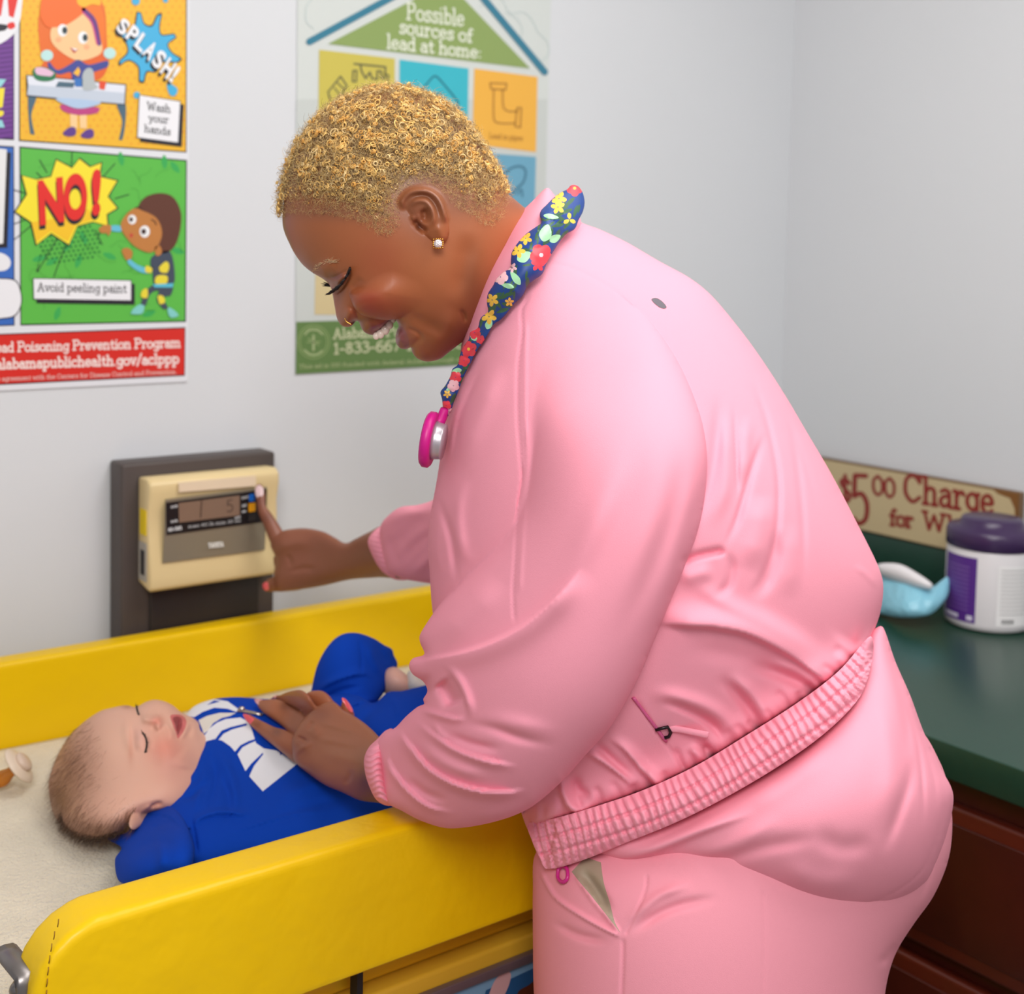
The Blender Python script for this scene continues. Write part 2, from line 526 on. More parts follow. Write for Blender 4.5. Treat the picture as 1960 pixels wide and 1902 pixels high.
# ---------------------------------------------------------------- slab lettering drawn as strokes
# glyph: width | strokes;  '~' = smooth curve;  '-' after a stroke adds slab serifs at both ends, '<' start only, '>' end only
GL = {
 'a': '5|~1,4.3 2.4,5 3.8,4.2 3.9,2.5|3.9,3.2 3.9,0 4.7,0|~3.9,3 2,3 .7,1.6 1.6,.1 3,.4 3.9,1.5',
 'b': '5.4|.6,8 1.3,8 1.3,0|~1.3,3.8 2.8,5 4.5,3.8 4.5,1.2 2.8,0 1.3,1.2',
 'c': '4.8|4,5 4,3.8|~4,4.1 2.6,5 .9,3.8 .8,1.4 2.4,0 4.1,.9',
 'd': '5.6|3.4,8 4.3,8 4.3,0 5.1,0|~4.3,3.8 2.8,5 1,3.8 1,1.2 2.8,0 4.3,1.2',
 'e': '5|~.9,2.6 4.2,2.8 3.6,4.6 2.4,5 1,3.9 .9,1.3 2.4,0 4.2,.9',
 'f': '3.8|~3.7,7.4 2.8,8 1.9,7.2 1.7,6|1.7,6.4 1.7,0|.7,0 2.9,0|.5,4.8 3.3,4.8',
 'g': '5.4|~4.3,3.8 2.8,5 1,3.8 1,1.5 2.8,.3 4.3,1.5|5,4.9 4.3,4.9 4.3,.2|~4.3,.5 4.2,-1.6 2.7,-2.6 1,-1.8',
 'h': '5.8|.5,8 1.3,8 1.3,0|.4,0 2.2,0|~1.3,3.2 2.6,4.9 4.2,4.4 4.4,3|4.4,3.3 4.4,0|3.6,0 5.3,0',
 'i': '2.8|.6,5 1.4,5 1.4,0|.4,0 2.4,0|1.3,7 1.5,7.3',
 'l': '2.8|.5,8 1.4,8 1.4,0|.4,0 2.4,0',
 'm': '8.6|.4,5 1.3,5 1.3,0|.4,0 2.2,0|~1.3,3.4 2.4,4.9 3.8,4.6 4.2,3.2|4.2,3.4 4.2,0|~4.2,3.4 5.4,4.9 6.8,4.6 7.1,3.2|7.1,3.4 7.1,0|3.5,0 4.9,0|6.3,0 8,0',
 'n': '5.8|.4,5 1.3,5 1.3,0|.4,0 2.2,0|~1.3,3.3 2.6,4.9 4.1,4.5 4.4,3|4.4,3.3 4.4,0|3.6,0 5.3,0',
 'o': '5.2|~2.6,5 4.4,3.9 4.4,1.1 2.6,0 .8,1.1 .8,3.9 2.6,5',
 'p': '5.6|.4,5 1.3,5 1.3,-2.6|.4,-2.6 2.3,-2.6|~1.3,3.8 2.9,5 4.6,3.8 4.6,1.2 2.9,0 1.3,1.2',
 'r': '4.4|.4,5 1.4,5 1.4,0|.4,0 2.5,0|~1.4,3 2.2,4.5 3.3,5 4,4.2',
 's': '4.6|3.8,5 3.8,4|~3.8,4.3 2.2,5 .9,4 2,2.8 3.7,2 3.5,.5 2,0 .8,.8|.8,0 .8,1.2',
 't': '4|1.8,6.8 1.8,1.4|~1.8,1.6 2.2,.1 3.6,.6|.5,4.8 3.3,4.8',
 'u': '5.8|.4,5 1.3,5 1.3,2|~1.3,2.2 1.7,.1 3.4,.2 4.3,1.7|3.6,5 4.4,5 4.4,0 5.3,0',
 'v': '5.2|.9,5 2.6,0 4.3,5|.2,5 1.7,5|3.5,5 5,5',
 'w': '7.4|.9,5 2.3,0 3.7,4.4 5.1,0 6.5,5|.2,5 1.7,5|5.7,5 7.2,5',
 'y': '5.4|.9,5 2.8,.4|4.6,5 2.6,-1 1.6,-2.5 .6,-2.3|.2,5 1.7,5|3.8,5 5.2,5',
 'A': '7.4|1.2,0 3.7,8 6.2,0|.3,0 2.2,0|5.2,0 7.1,0|2,2.7 5.4,2.7',
 'C': '6.8|6,8 6,6|~6,6.4 3.8,8 1.3,6.6 1,2.4 3.4,0 6,1.6',
 'D': '7|1.6,0 1.6,8|~1.6,8 4.4,8 6.2,5.6 6,1.8 3.8,0 1.6,0|.6,8 2.4,8|.6,0 2.4,0',
 'H': '7.4|1.5,0 1.5,8|5.9,0 5.9,8|1.5,4 5.9,4|.6,8 2.4,8|.6,0 2.4,0|5,8 6.8,8|5,0 6.8,0',
 'L': '6|1.6,8 1.6,0|.6,8 2.8,8|.6,0 5.4,0 5.4,2',
 'P': '6.4|1.6,0 1.6,8|~1.6,8 4.4,8 5.6,6.2 4.6,4.1 1.6,4|.6,8 2,8|.6,0 2.8,0',
 'T': '6.4|3.2,0 3.2,8|.6,6.6 .6,8 5.8,8 5.8,6.6|2.2,0 4.2,0',
 'W': '9.4|1.1,8 2.8,0 4.7,7 6.6,0 8.3,8|.3,8 2.1,8|7.3,8 9.1,8',
 '0': '5.4|~2.7,8 4.6,6 4.6,2 2.7,0 .8,2 .8,6 2.7,8',
 '1': '3.6|.8,6.6 2,8 2,0|.9,0 3,0',
 '3': '5|~.9,7.2 2.6,8 4.1,6.4 2.4,4.3|~2.4,4.3 4.4,3.4 4,.8 2,0 .7,1',
 '4': '5.4|3.8,0 3.8,8 .7,2.6 5,2.6',
 '5': '5.2|4.3,8 1.2,8 1,4.6|~1,4.5 3,5 4.5,3.4 4.2,.9 2.2,0 .8,.8',
 '6': '5.2|~4.2,7.6 2,7 .9,4 1,1.2 2.8,0 4.4,1.4 4.2,3.8 2.6,4.6 1,3.2',
 '7': '5|.7,6.8 .7,8 4.4,8 2,0',
 '8': '5.2|~2.6,8 4.2,6.4 2.6,4.3 .8,2.2 2.6,0 4.5,2.2 2.6,4.3 1,6.4 2.6,8',
 '9': '5.2|~1,.4 3.2,1 4.3,4 4.2,6.8 2.4,8 .8,6.6 1,4.2 2.6,3.4 4.2,4.8',
 '-': '3.6|.6,3 3,3', '.': '2.2|1,.1 1.2,.3', ':': '2.4|1.1,.6 1.3,.8|1.1,4 1.3,4.2', '/': '4|.4,-1 3.6,8.6',
 '$': '5.2|~4.4,6.4 2.6,7.6 .9,6.2 2.4,4.4 4.4,2.8 3.8,.6 2,.2 .7,1.4|2.6,8.8 2.6,-1',
 '!': '2.6|1.3,8 1.3,2.6|1.2,.2 1.4,.4', ' ': '2.6|',
 'k': '5.6|.5,8 1.3,8 1.3,0|.4,0 2.2,0|4.3,5 1.5,2.2|2.3,3 4.6,0|3.6,0 5.3,0',
}


def glyph_strokes(text):
    """list of polylines in glyph units, total width"""
    x = 0; out = []
    for ch in text:
        g = GL.get(ch, GL['o']).split('|'); wd = float(g[0])
        for s in g[1:]:
            if not s: continue
            sm = s[0] == '~'
            p = [tuple(map(float, q.split(','))) for q in s.lstrip('~').split()]
            pl = catmull(p, False, .7) if sm else np.array(p)
            out.append(pl+np.array([x, 0]))
        x += wd
    return out, x


def line_polys(pl, w):
    """quads and round joints covering a polyline of width w"""
    out = []
    for a, b in zip(pl[:-1], pl[1:]):
        d = b-a; L = np.hypot(*d)
        if L < 1e-6: continue
        n_ = np.array([-d[1], d[0]])/L*w/2; e = d/L*w*.15
        out.append([a-e+n_, b+e+n_, b+e-n_, a-e-n_])
    for q in pl:
        out.append([q+w/2*np.array([math.cos(t), math.sin(t)]) for t in np.arange(6)*math.pi/3])
    return out


class Print:
    """flat printing: polygons in photo pixels put on a real plane, stacked in hair-thin layers"""
    def __init__(s, plane, lift=.00025):
        s.pl = plane; s.lift = lift; s.mb = MB()

    def pos(s, p, layer): return s.pl(p[0], p[1], layer*s.lift)

    def poly(s, pts, layer, rgb, smooth=False, step=6):
        if smooth: pts = catmull(pts, True, step)
        pts = [p[:2] for p in pts]
        vs = [Vector((p[0], p[1])) for p in pts]
        n = len(vs)
        if n < 3: return s
        ov, _, of, *_r = delaunay_2d_cdt(vs, [], [list(range(n))], 1, 1e-5)
        s.mb.add([s.pos(v, layer) for v in ov], of, 0, lin(rgb)); return s

    def line(s, pts, w, layer, rgb, smooth=True, closed=False):
        pl = catmull(pts, closed, 5) if smooth else np.array([p[:2] for p in pts], float)
        if closed: pl = np.vstack([pl, pl[:1]])
        s.union(line_polys(pl, w), layer, rgb); return s

    def text(s, txt, p0, p1, hgt, layer, rgb, w=1.0, slant=0., h1=None):
        """baseline from p0 to p1 (photo pixels), cap height hgt at the start, h1 at the end"""
        st, tw = glyph_strokes(txt); p0 = np.array(p0, float); p1 = np.array(p1, float)
        h1 = h1 or hgt
        def m(q):
            t = q[0]/tw; h = hgt+(h1-hgt)*t
            return p0+(p1-p0)*t+np.array([slant*h*q[1]/8, -h*q[1]/8])
        polys = []
        for pl in st: polys += line_polys(np.array([m(q) for q in pl]), w)
        s.union(polys, layer, rgb); return s

    def union(s, polys, layer, rgb):
        """overlapping pieces welded into one flat shape"""
        vs, fs = [], []
        for q in polys:
            q = [(p[0], p[1]) for p in q]
            ar = sum(q[i][0]*q[(i+1) % len(q)][1]-q[(i+1) % len(q)][0]*q[i][1] for i in range(len(q)))
            if ar < 0: q = q[::-1]
            fs.append(list(range(len(vs), len(vs)+len(q)))); vs += [Vector(p) for p in q]
        ov, _, of, *_r = delaunay_2d_cdt(vs, [], fs, 1, 1e-3)   # _r[-1]: which pieces cover each triangle
        of = [f for f, o_ in zip(of, _r[-1]) if len(o_)]
        s.mb.add([s.pos(v, layer) for v in ov], of, 0, lin(rgb)); return s

    def btext(s, txt, quad, layer, rgb, off=.02, shift=(0, 0)):
        """bold sans lettering filling a quad: bottom-left, bottom-right, top-right, top-left"""
        cu = bpy.data.curves.new('t', 'FONT'); cu.body = txt; cu.offset = off
        o = bpy.data.objects.new('t', cu); COL.objects.link(o)
        dg = bpy.context.evaluated_depsgraph_get(); me = bpy.data.meshes.new_from_object(o.evaluated_get(dg))
        V = np.array([v.co[:2] for v in me.vertices]); Fs = [list(p.vertices) for p in me.polygons]
        bpy.data.objects.remove(o); bpy.data.curves.remove(cu); bpy.data.meshes.remove(me)
        V -= V.min(0); V /= V.max(0)
        q = [np.array(p, float)+np.array(shift) for p in quad]
        W = [q[0]*(1-u)*(1-v)+q[1]*u*(1-v)+q[2]*u*v+q[3]*(1-u)*v for u, v in V]
        s.mb.add([s.pos(p, layer) for p in W], Fs, 0, lin(rgb)); return s

    def build(s, name, parent, rough=.35, m=None):
        V = np.array(s.mb.V)
        o = mk(name, V, s.mb.F, m or mat('print_ink', rough=rough, attr=True), parent, None, False, s.mb.C)
        return o
# ---------------------------------------------------------------- room shell
WY = 1.66; WX = 1.918; CEIL = 2.5
white = mat('wall_paint', (214, 216, 219), .75, bump=.15, bscale=220, noise=.015, nscale=2)
def slab(name, lo, hi, m, lbl=None):
    o = MB().box(lo, hi).build(name, m, smooth=False); tag(o, lbl, kind='structure'); return o
slab('wall_back', (-2.2, WY, 0), (WX+.1, WY+.1, CEIL), white, 'light grey painted wall behind the table with posters on it')
slab('wall_right', (WX, -2.2, 0), (WX+.1, WY, CEIL), white, 'light grey painted wall behind the green counter')
slab('floor', (-2.2, -2.2, -.05), (WX+.1, WY+.1, 0), mat('floor_vinyl', (176, 168, 156), .4, noise=.06, nscale=8), 'pale vinyl floor')
slab('ceiling', (-2.2, -2.2, CEIL), (WX+.1, WY+.1, CEIL+.05), mat('ceiling_tile', (235, 235, 232), .9, bump=.3, bscale=90), 'white ceiling')
slab('baseboard_back', (-2.2, WY-.012, 0), (WX-.012, WY, .1), mat('baseboard', (120, 112, 104), .5), 'grey baseboard under the back wall')


# ---------------------------------------------------------------- posters
def wall_plane(off): return lambda x, y, lift: onY(x, y, WY-off-lift)


paper = mat('poster_paper', (226, 227, 232), .35, spec=.4)


def sheet(name, quad, thick, label, cat, m):
    """thin sheet on the back wall from four photo corners"""
    A = [onY(x, y, WY-.0005) for x, y in quad]; B = [onY(x, y, WY-.0005-thick) for x, y in quad]
    n = len(quad)
    f = [list(range(n)), [n+i for i in range(n)][::-1]]+[[i, (i+1) % n, n+(i+1) % n, n+i] for i in range(n)]
    o = mk(name, np.array(B+A), f, m, smooth=False); tag(o, label, cat); return o


# comic poster ------------------------------------------------------------
ps = sheet('poster', [(-330, -560), (365, -560), (359, 730), (-330, 764)], .002,
           'comic-style health poster with superhero children and a red strip at the bottom', 'poster', paper)
pr = Print(wall_plane(.0028))
ORG = (240, 184, 48); INK = (34, 34, 44); GRN = (92, 186, 72)
# top right panel: child washing hands
pr.poly([(38, -300), (359, -300), (357, 292), (36, 270)], 0, INK)
pr.poly([(40, -300), (356.5, -300), (355, 289.5), (38.5, 267.5)], 1, ORG)
for i in range(22):
    for j in range(26):
        x = 44+i*14.3+(7 if j % 2 else 0); y = -10+j*11.4
        if 43 < x < 352 and y < 262+.062*(x-38):
            pr.poly([(x+2.1*math.cos(a), y+2.1*math.sin(a)) for a in np.arange(6)*1.05], 2, (236, 150, 44))
# lower right panel: NO!
pr.poly([(37, 280), (358, 306), (356, 616), (39, 623)], 0, INK)
pr.poly([(39.5, 283), (355.5, 308.5), (353.5, 613.5), (41, 620)], 1, GRN)
r_ = random.Random(5)
for i in range(60):     # crackled lines and leaves on the green
    x, y = r_.uniform(50, 345), r_.uniform(300, 600); a = r_.uniform(0, 6.3)
    q = [(x, y)]
    for j in range(4):
        a += r_.uniform(-.9, .9); x += 9*math.cos(a); y += 9*math.sin(a); q.append((x, y))
    if all(46 < p[0] < 350 and 296+.07*p[0] < p[1] < 610 for p in q): pr.line(q, 1.1, 2, (74, 160, 62))
for (x, y, a) in [(130, 470, 2.2), (100, 500, 2.6), (160, 455, 1.2), (110, 600, 1.9), (210, 490, .4), (335, 320, .9), (315, 310, 1.5),
                  (232, 304, 1.4), (340, 480, .3), (285, 600, 2.8), (150, 500, 1.9), (75, 495, 2.9)]:
    c, s = math.cos(a), math.sin(a)
    pr.poly([(x+c*u-s*v, y+s*u+c*v) for u, v in ((-14, 0), (0, -6), (14, 0), (0, 6))], 2, (58, 170, 84), True)
for i in range(13):
    for j in range(9):
        x = 78+i*9+(4 if j % 2 else 0); y = 432+j*8.5-.35*(x-120)*(.4)
        if math.hypot((x-130)/70, (y-465)/42) < 1: pr.poly([(x+2.6*math.cos(a), y+2.6*math.sin(a)) for a in np.arange(6)*1.05], 3, (36, 120, 54))
for a, b in [((110, 455), (72, 520)), ((125, 470), (103, 530)), ((182, 440), (196, 468)), ((75, 505), (70, 520)), ((76, 306), (90, 330)), ((70, 330), (85, 345)),
             ((220, 313), (196, 340)), ((247, 372), (220, 380)), ((27, 363), (55, 372)), ((28, 458), (62, 430)), ((28, 428), (55, 418)), ((138, 290), (137, 322))]:
    pr.line([a, b], 1.6, 4, INK, False)
# starburst
star = [(30, 405), (60, 425), (70, 468), (98, 446), (132, 468), (148, 432), (178, 424), (206, 432), (204, 410), (224, 398), (206, 376), (224, 346), (190, 338),
        (194, 312), (172, 320), (152, 304), (138, 322), (108, 306), (98, 338), (70, 344), (42, 336), (52, 372)]
star = [(x, y, 1) for x, y in star]
big = []
for i, p in enumerate(star):
    q = star[(i+1) % len(star)]; big.append((p[0], p[1], 1))
cx_, cy_ = 128, 386
def burst(k):
    o = []
    for i, p in enumerate(star[::1]):
        o.append((cx_+(p[0]-cx_)*k, cy_+(p[1]-cy_)*k))
    return o
pr.poly(burst(1.035), 5, INK); pr.poly(burst(1.0), 6, (246, 226, 52))
pr.poly([(60, 425), (70, 462), (98, 442), (130, 462), (146, 430), (176, 421), (170, 400), (110, 418)], 7, (244, 196, 40))
pr.btext('N', [(76, 432), (124, 424), (120, 338), (72, 346)], 8, INK, .05, (-1, 8))
pr.btext('O', [(122, 425), (168, 418), (166, 330), (122, 334)], 8, INK, .05, (-1, 8))
pr.btext('!', [(176, 414), (192, 411), (194, 322), (176, 326)], 8, INK, .05, (-2, 8))
pr.btext('N', [(76, 432), (124, 424), (120, 338), (72, 346)], 9, (226, 46, 40), .05)
pr.btext('O', [(122, 425), (168, 418), (166, 330), (122, 334)], 9, (226, 46, 40), .05)
pr.btext('!', [(176, 414), (192, 411), (194, 322), (176, 326)], 9, (226, 46, 40), .05)
# caption boxes
def cap(q, sh):
    pr.poly([(x+sh[0], y+sh[1]) for x, y in q], 5, INK)
    cx0 = sum(p[0] for p in q)/4; cy0 = sum(p[1] for p in q)/4
    pr.poly(q, 6, INK)
    pr.poly([(x+(1.4 if x < cx0 else -1.4), y+(1.4 if y < cy0 else -1.4)) for x, y in q], 7, (238, 238, 242))
cap([(63, 532), (252, 536), (252, 576), (64, 573)], (6, 7))
cap([(266, 181), (346, 193), (342, 274), (262, 264)], (6, 7))
pr.text('Avoid peeling paint', (71, 557), (243, 560), 16, 8, (50, 50, 54), 1.9)
pr.text('Wash', (281, 210), (327, 216), 15, 8, (50, 50, 54), 1.9)
pr.text('your', (284, 232), (323, 236), 14, 8, (50, 50, 54), 1.9)
pr.text('hands', (276, 252), (327, 259), 14, 8, (50, 50, 54), 1.9)
# boy, generic comic child
SK = (190, 124, 62)
pr.poly([(258, 430), (270, 385), (300, 370), (330, 376), (346, 405), (345, 440), (335, 470), (318, 484), (302, 480), (300, 440)], 6, (96, 56, 42), True)
pr.poly([(270, 402), (300, 418), (310, 450), (292, 482), (262, 474), (240, 452), (231, 432), (240, 412), (258, 398)], 7, SK, True)
pr.poly([(296, 474), (306, 470), (310, 484), (300, 490)], 7, SK, True)
for c_, r1 in (((253, 420), 8), ((277, 443), 10)):
    pr.poly([(c_[0]+r1*math.cos(a), c_[1]+r1*1.15*math.sin(a)) for a in np.arange(14)*.449], 8, (240, 240, 240))
    pr.poly([(c_[0]-2+r1*.48*math.cos(a), c_[1]+r1*.55*math.sin(a)) for a in np.arange(10)*.628], 9, (60, 36, 34))
pr.line([(259, 398), (266, 396), (272, 400)], 2, 9, (70, 42, 34)); pr.line([(290, 420), (297, 424), (299, 430)], 2, 9, (70, 42, 34))
pr.poly([(248, 448), (253, 446), (255, 452), (250, 455)], 9, (200, 70, 60), True)
pr.poly([(212, 432), (230, 432), (232, 443), (212, 441)], 6, (100, 190, 214), True)
pr.poly([(213, 432), (200, 430), (189, 438), (194, 446), (204, 446), (208, 452), (213, 440)], 7, SK, True)
pr.poly([(246, 494), (262, 506), (280, 512), (292, 510), (290, 522), (272, 522), (254, 512), (244, 502)], 6, (100, 190, 214), True)
pr.poly([(233, 478), (244, 474), (254, 482), (250, 496), (242, 498), (236, 488)], 7, SK, True)
pr.poly([(292, 490), (322, 480), (332, 500), (334, 540), (320, 546), (296, 544), (292, 520), (288, 505)], 6, (66, 76, 92), True)
pr.poly([(318, 500), (324, 508), (320, 522), (306, 520), (304, 512)], 8, (232, 214, 60), True)
pr.poly([(300, 528), (320, 528), (318, 543), (298, 543)], 8, (232, 214, 60), True)
pr.poly([(280, 508), (292, 514), (290, 522), (278, 520)], 8, (232, 214, 60), True)
pr.poly([(298, 544), (330, 544), (326, 566), (312, 568), (322, 590), (314, 592), (300, 574), (304, 556), (288, 562), (278, 586), (270, 582), (280, 556)], 6, (66, 76, 92), True)
for q in ([(272, 556), (282, 552), (282, 570), (270, 568)], [(302, 566), (312, 566), (316, 578), (306, 582)]): pr.poly(q, 8, (232, 214, 60), True)
for q in ([(268, 582), (276, 584), (272, 600), (250, 600), (254, 592)], [(322, 588), (334, 594), (342, 604), (328, 608), (322, 600)]):
    pr.poly(q, 8, (130, 206, 200), True)
pr.poly([(292, 544), (332, 542), (330, 550), (296, 550)], 9, (90, 190, 214))
# girl, generic comic child at a wash table
pr.poly([(88, 120), (74, 66), (78, 20), (110, -20), (170, -22), (198, 10), (204, 60), (200, 120), (150, 140)], 3, (232, 112, 42), True)
pr.poly([(98, 150), (76, 138), (84, 118), (100, 100), (110, 96), (190, 96), (206, 110), (206, 130), (190, 152), (140, 158)], 4, (228, 100, 40), True)
pr.poly([(76, 20), (96, -12), (140, -20), (180, -4), (198, 30), (200, 80), (190, 104), (170, 60), (120, 50), (92, 52), (80, 40)], 5, (238, 122, 40), True)
pr.poly([(100, 50), (124, 26), (168, 30), (190, 70), (196, 96), (184, 108), (150, 116), (118, 100), (98, 78)], 6, (246, 200, 146), True)
pr.poly([(78, 28), (84, -6), (130, -16), (160, 4), (162, 22), (130, 46), (106, 52), (88, 50)], 7, (244, 112, 44), True)
pr.line([(160, 18), (180, 40), (190, 84)], 8, 7, (104, 58, 130)); pr.line([(158, 22), (176, 44), (186, 84)], 3, 8, (206, 70, 140))
pr.poly([(150, -6), (190, -4), (192, 10), (176, 8), (160, 14), (148, 6)], 8, (250, 186, 50), True)
for c_ in ((120, 58), (159, 72)):
    pr.poly([(c_[0]+9.5*math.cos(a), c_[1]+12*math.sin(a)) for a in np.arange(14)*.449], 8, (244, 244, 244))
    pr.poly([(c_[0]+4+5*math.cos(a), c_[1]+7*math.sin(a)) for a in np.arange(12)*.524], 9, (44, 60, 66))
pr.poly([(134, 91), (150, 94), (142, 102)], 8, (190, 60, 60)); pr.poly([(136, 91.5), (149, 94), (144, 97)], 9, (250, 250, 250))
for c_ in ((112, 76), (166, 90)): pr.poly([(c_[0]+6*math.cos(a), c_[1]+5*math.sin(a)) for a in np.arange(9)*.7], 7, (246, 176, 130))
pr.poly([(94, 118), (110, 134), (136, 122), (150, 114), (170, 124), (206, 116), (206, 128), (176, 140), (176, 154), (140, 156), (136, 138), (112, 142), (92, 128)], 6, (66, 74, 150), True)
pr.poly([(150, 128), (154, 136), (150, 146), (140, 140)], 8, (250, 190, 60))
for c_ in ((90, 106), (210, 102)): pr.poly([(c_[0]+12*math.cos(a), c_[1]+11*math.sin(a)) for a in np.arange(12)*.524], 7, (190, 228, 224))
for q in ([(54, 182), (70, 184), (60, 220), (66, 258), (58, 256)], [(224, 200), (240, 198), (240, 235), (234, 268), (228, 268), (234, 232)]): pr.poly(q, 4, (74, 104, 122), True)
pr.poly([(116, 200), (190, 206), (186, 216), (150, 220), (120, 212)], 5, (190, 66, 130), True)
for x in (134, 152): pr.poly([(x, 212), (x+14, 213), (x+14, 246), (x+1, 245)], 4, (246, 206, 150))
for x, y in ((132, 252), (166, 256)): pr.poly([(x-12, y+4), (x, y-8), (x+12, y-8), (x+13, y+6), (x, y+9)], 5, (96, 60, 140), True)
pr.poly([(50, 143), (242, 161), (240, 201), (190, 196), (160, 206), (135, 204), (108, 190), (51, 184)], 6, INK)
pr.poly([(52, 145), (240, 163), (239, 178), (54, 162)], 7, (226, 230, 240)); pr.poly([(54, 162), (239, 178), (238, 199), (52, 182)], 7, (196, 206, 220))
pr.poly([(108, 188), (192, 195), (168, 206), (140, 206)], 8, (176, 200, 228), True)
pr.poly([(64, 132), (84, 128), (106, 138), (104, 152), (84, 156), (66, 150)], 8, (40, 120, 76), True); pr.poly([(68, 130), (86, 130), (104, 140), (98, 146), (70, 142)], 9, (230, 190, 214), True)
pr.poly([(112, 156), (144, 158), (140, 168), (106, 166)], 8, (74, 104, 122)); pr.poly([(142, 150), (158, 150), (158, 166), (144, 166)], 9, (54, 116, 190))
pr.poly([(158, 142), (168, 130), (178, 134), (182, 160), (188, 168), (160, 172)], 9, (180, 188, 190), True); pr.poly([(190, 154), (204, 156), (200, 172), (190, 170)], 9, (226, 80, 50))
# splash
pr.poly([(262, 22), (270, 24), (276, 44), (290, 48), (300, 28), (310, 26), (306, 50), (310, 66), (334, 64), (338, 72), (322, 84), (330, 100), (348, 112), (340, 120), (310, 120), (300, 138), (282, 138),
         (276, 158), (266, 156), (264, 128), (246, 116), (228, 126), (228, 116), (244, 98), (236, 74), (220, 66), (226, 60), (250, 62), (258, 44)], 4, INK, True)
pr.poly([(264, 24), (269, 26), (275, 46), (291, 51), (302, 30), (308, 28), (304, 51), (309, 68), (333, 66), (336, 71), (320, 84), (328, 101), (345, 113), (339, 118), (309, 118), (298, 136), (280, 136),
         (274, 156), (268, 154), (266, 127), (246, 114), (230, 123), (230, 117), (246, 99), (238, 73), (223, 65), (227, 62), (251, 64), (260, 46)], 5, (70, 176, 222), True)
for c_, a_ in (((262, 182), 6.5), ((260, 2), 8), ((317, 0), 5)): pr.poly([(c_[0]+a_*math.cos(a), c_[1]+a_*math.sin(a)) for a in np.arange(12)*.524], 5, (70, 176, 222))
pr.poly([(320, 158), (340, 170), (334, 184), (324, 180)], 5, (70, 176, 222), True)
dx, dy = 1.0, .95
L8 = 'SPLASH!'; cx0 = [(226, 52), (244, 67), (261, 83), (277, 98), (294, 116), (311, 133), (327, 148)]
hts = [31, 33, 34, 36, 37, 38, 38]
for (ch, (x, y), h) in zip(L8, cx0, hts):
    wd = 20 if ch != '!' else 8
    u = np.array([.70, .71])*wd; v = np.array([.55, -.84])*h*.92
    o_ = np.array([x, y])-v*.22-u*.1
    q = [o_, o_+u, o_+u+v, o_+v]
    for k_, c_, of_ in ((6, INK, (-4, 5)), (7, INK, (-1.5, 2)), (8, (240, 240, 244), (0, 0))):
        pr.btext(ch, q, k_+.001*x, c_, .035 if k_ == 8 else .06, of_)
# left column panels
pr.poly([(-300, -300), (27, -300), (27, 268), (-300, 250)], 0, INK); pr.poly([(-300, -300), (25, -300), (25, 265), (-300, 247)], 1, (116, 62, 148))
for i in range(24): pr.line([(-20, 60+i*9), (26, 54+i*9)], 3, 2, (92, 44, 124), False)
pr.poly([(-20, -40), (38, -40), (41, 20), (30, 60), (0, 84), (-20, 84)], 3, (236, 236, 240), True)
pr.poly([(14, -10), (36, -10), (26, 34), (17, 30)], 4, (226, 46, 40)); pr.poly([(14, 46), (26, 42), (29, 52), (18, 56)], 4, (226, 46, 40), True)
pr.poly([(-20, -10), (8, -10), (2, 30), (-20, 34)], 4, (226, 46, 40)); pr.poly([(-20, 46), (14, 48), (10, 58), (-20, 60)], 4, INK, True)
pr.poly([(-20, 170), (9, 168), (5, 205), (-20, 210)], 3, (244, 226, 60)); pr.poly([(-20, 214), (6, 212), (4, 222), (-20, 224)], 3, (244, 226, 60), True)
pr.poly([(-20, 150), (12, 152), (2, 166), (-20, 168)], 3, (150, 214, 220)); pr.poly([(-20, 228), (4, 230), (9, 244), (-20, 244)], 3, (150, 214, 220))
pr.poly([(-300, 262), (27, 280), (28, 623), (-300, 636)], 0, INK); pr.poly([(-300, 265), (25, 282.5), (26, 621), (-300, 634)], 1, (54, 106, 190))
pr.poly([(-40, 286), (21, 292), (14, 474), (-40, 476)], 2, INK); pr.poly([(-40, 280), (13, 286), (6, 466), (-40, 470)], 3, (232, 232, 232))
pr.poly([(-30, 486), (2, 484), (18, 494), (20, 508), (8, 518), (-30, 516)], 3, (234, 234, 238), True)
pr.poly([(-30, 536), (4, 532), (30, 536), (40, 556), (42, 580), (30, 604), (6, 610), (-30, 608)], 4, INK, True); pr.poly([(-30, 538), (4, 534), (29, 538), (38, 556), (40, 580), (29, 602), (6, 608), (-30, 606)], 5, (236, 236, 240), True)
# red strip
pr.poly([(-310, 650), (355, 626), (354, 719), (-310, 752)], 0, INK); pr.poly([(-308, 652), (353.5, 628.5), (352.5, 717), (-308, 749)], 1, (214, 44, 34))
pr.text('Lead Poisoning Prevention Program', (-22, 674), (346, 664), 18, 3, (246, 222, 216), 3.2)
pr.text('alabamapublichealth.gov/aclppp', (-8, 706), (343, 695), 19, 3, (246, 222, 216), 3.6)
pr.text('cooperative agreement with the Centers for Disease Control and Prevention.', (-60, 731), (339, 715), 8, 3, (232, 190, 182), 1.2)
pr.build('printed_picture', ps)

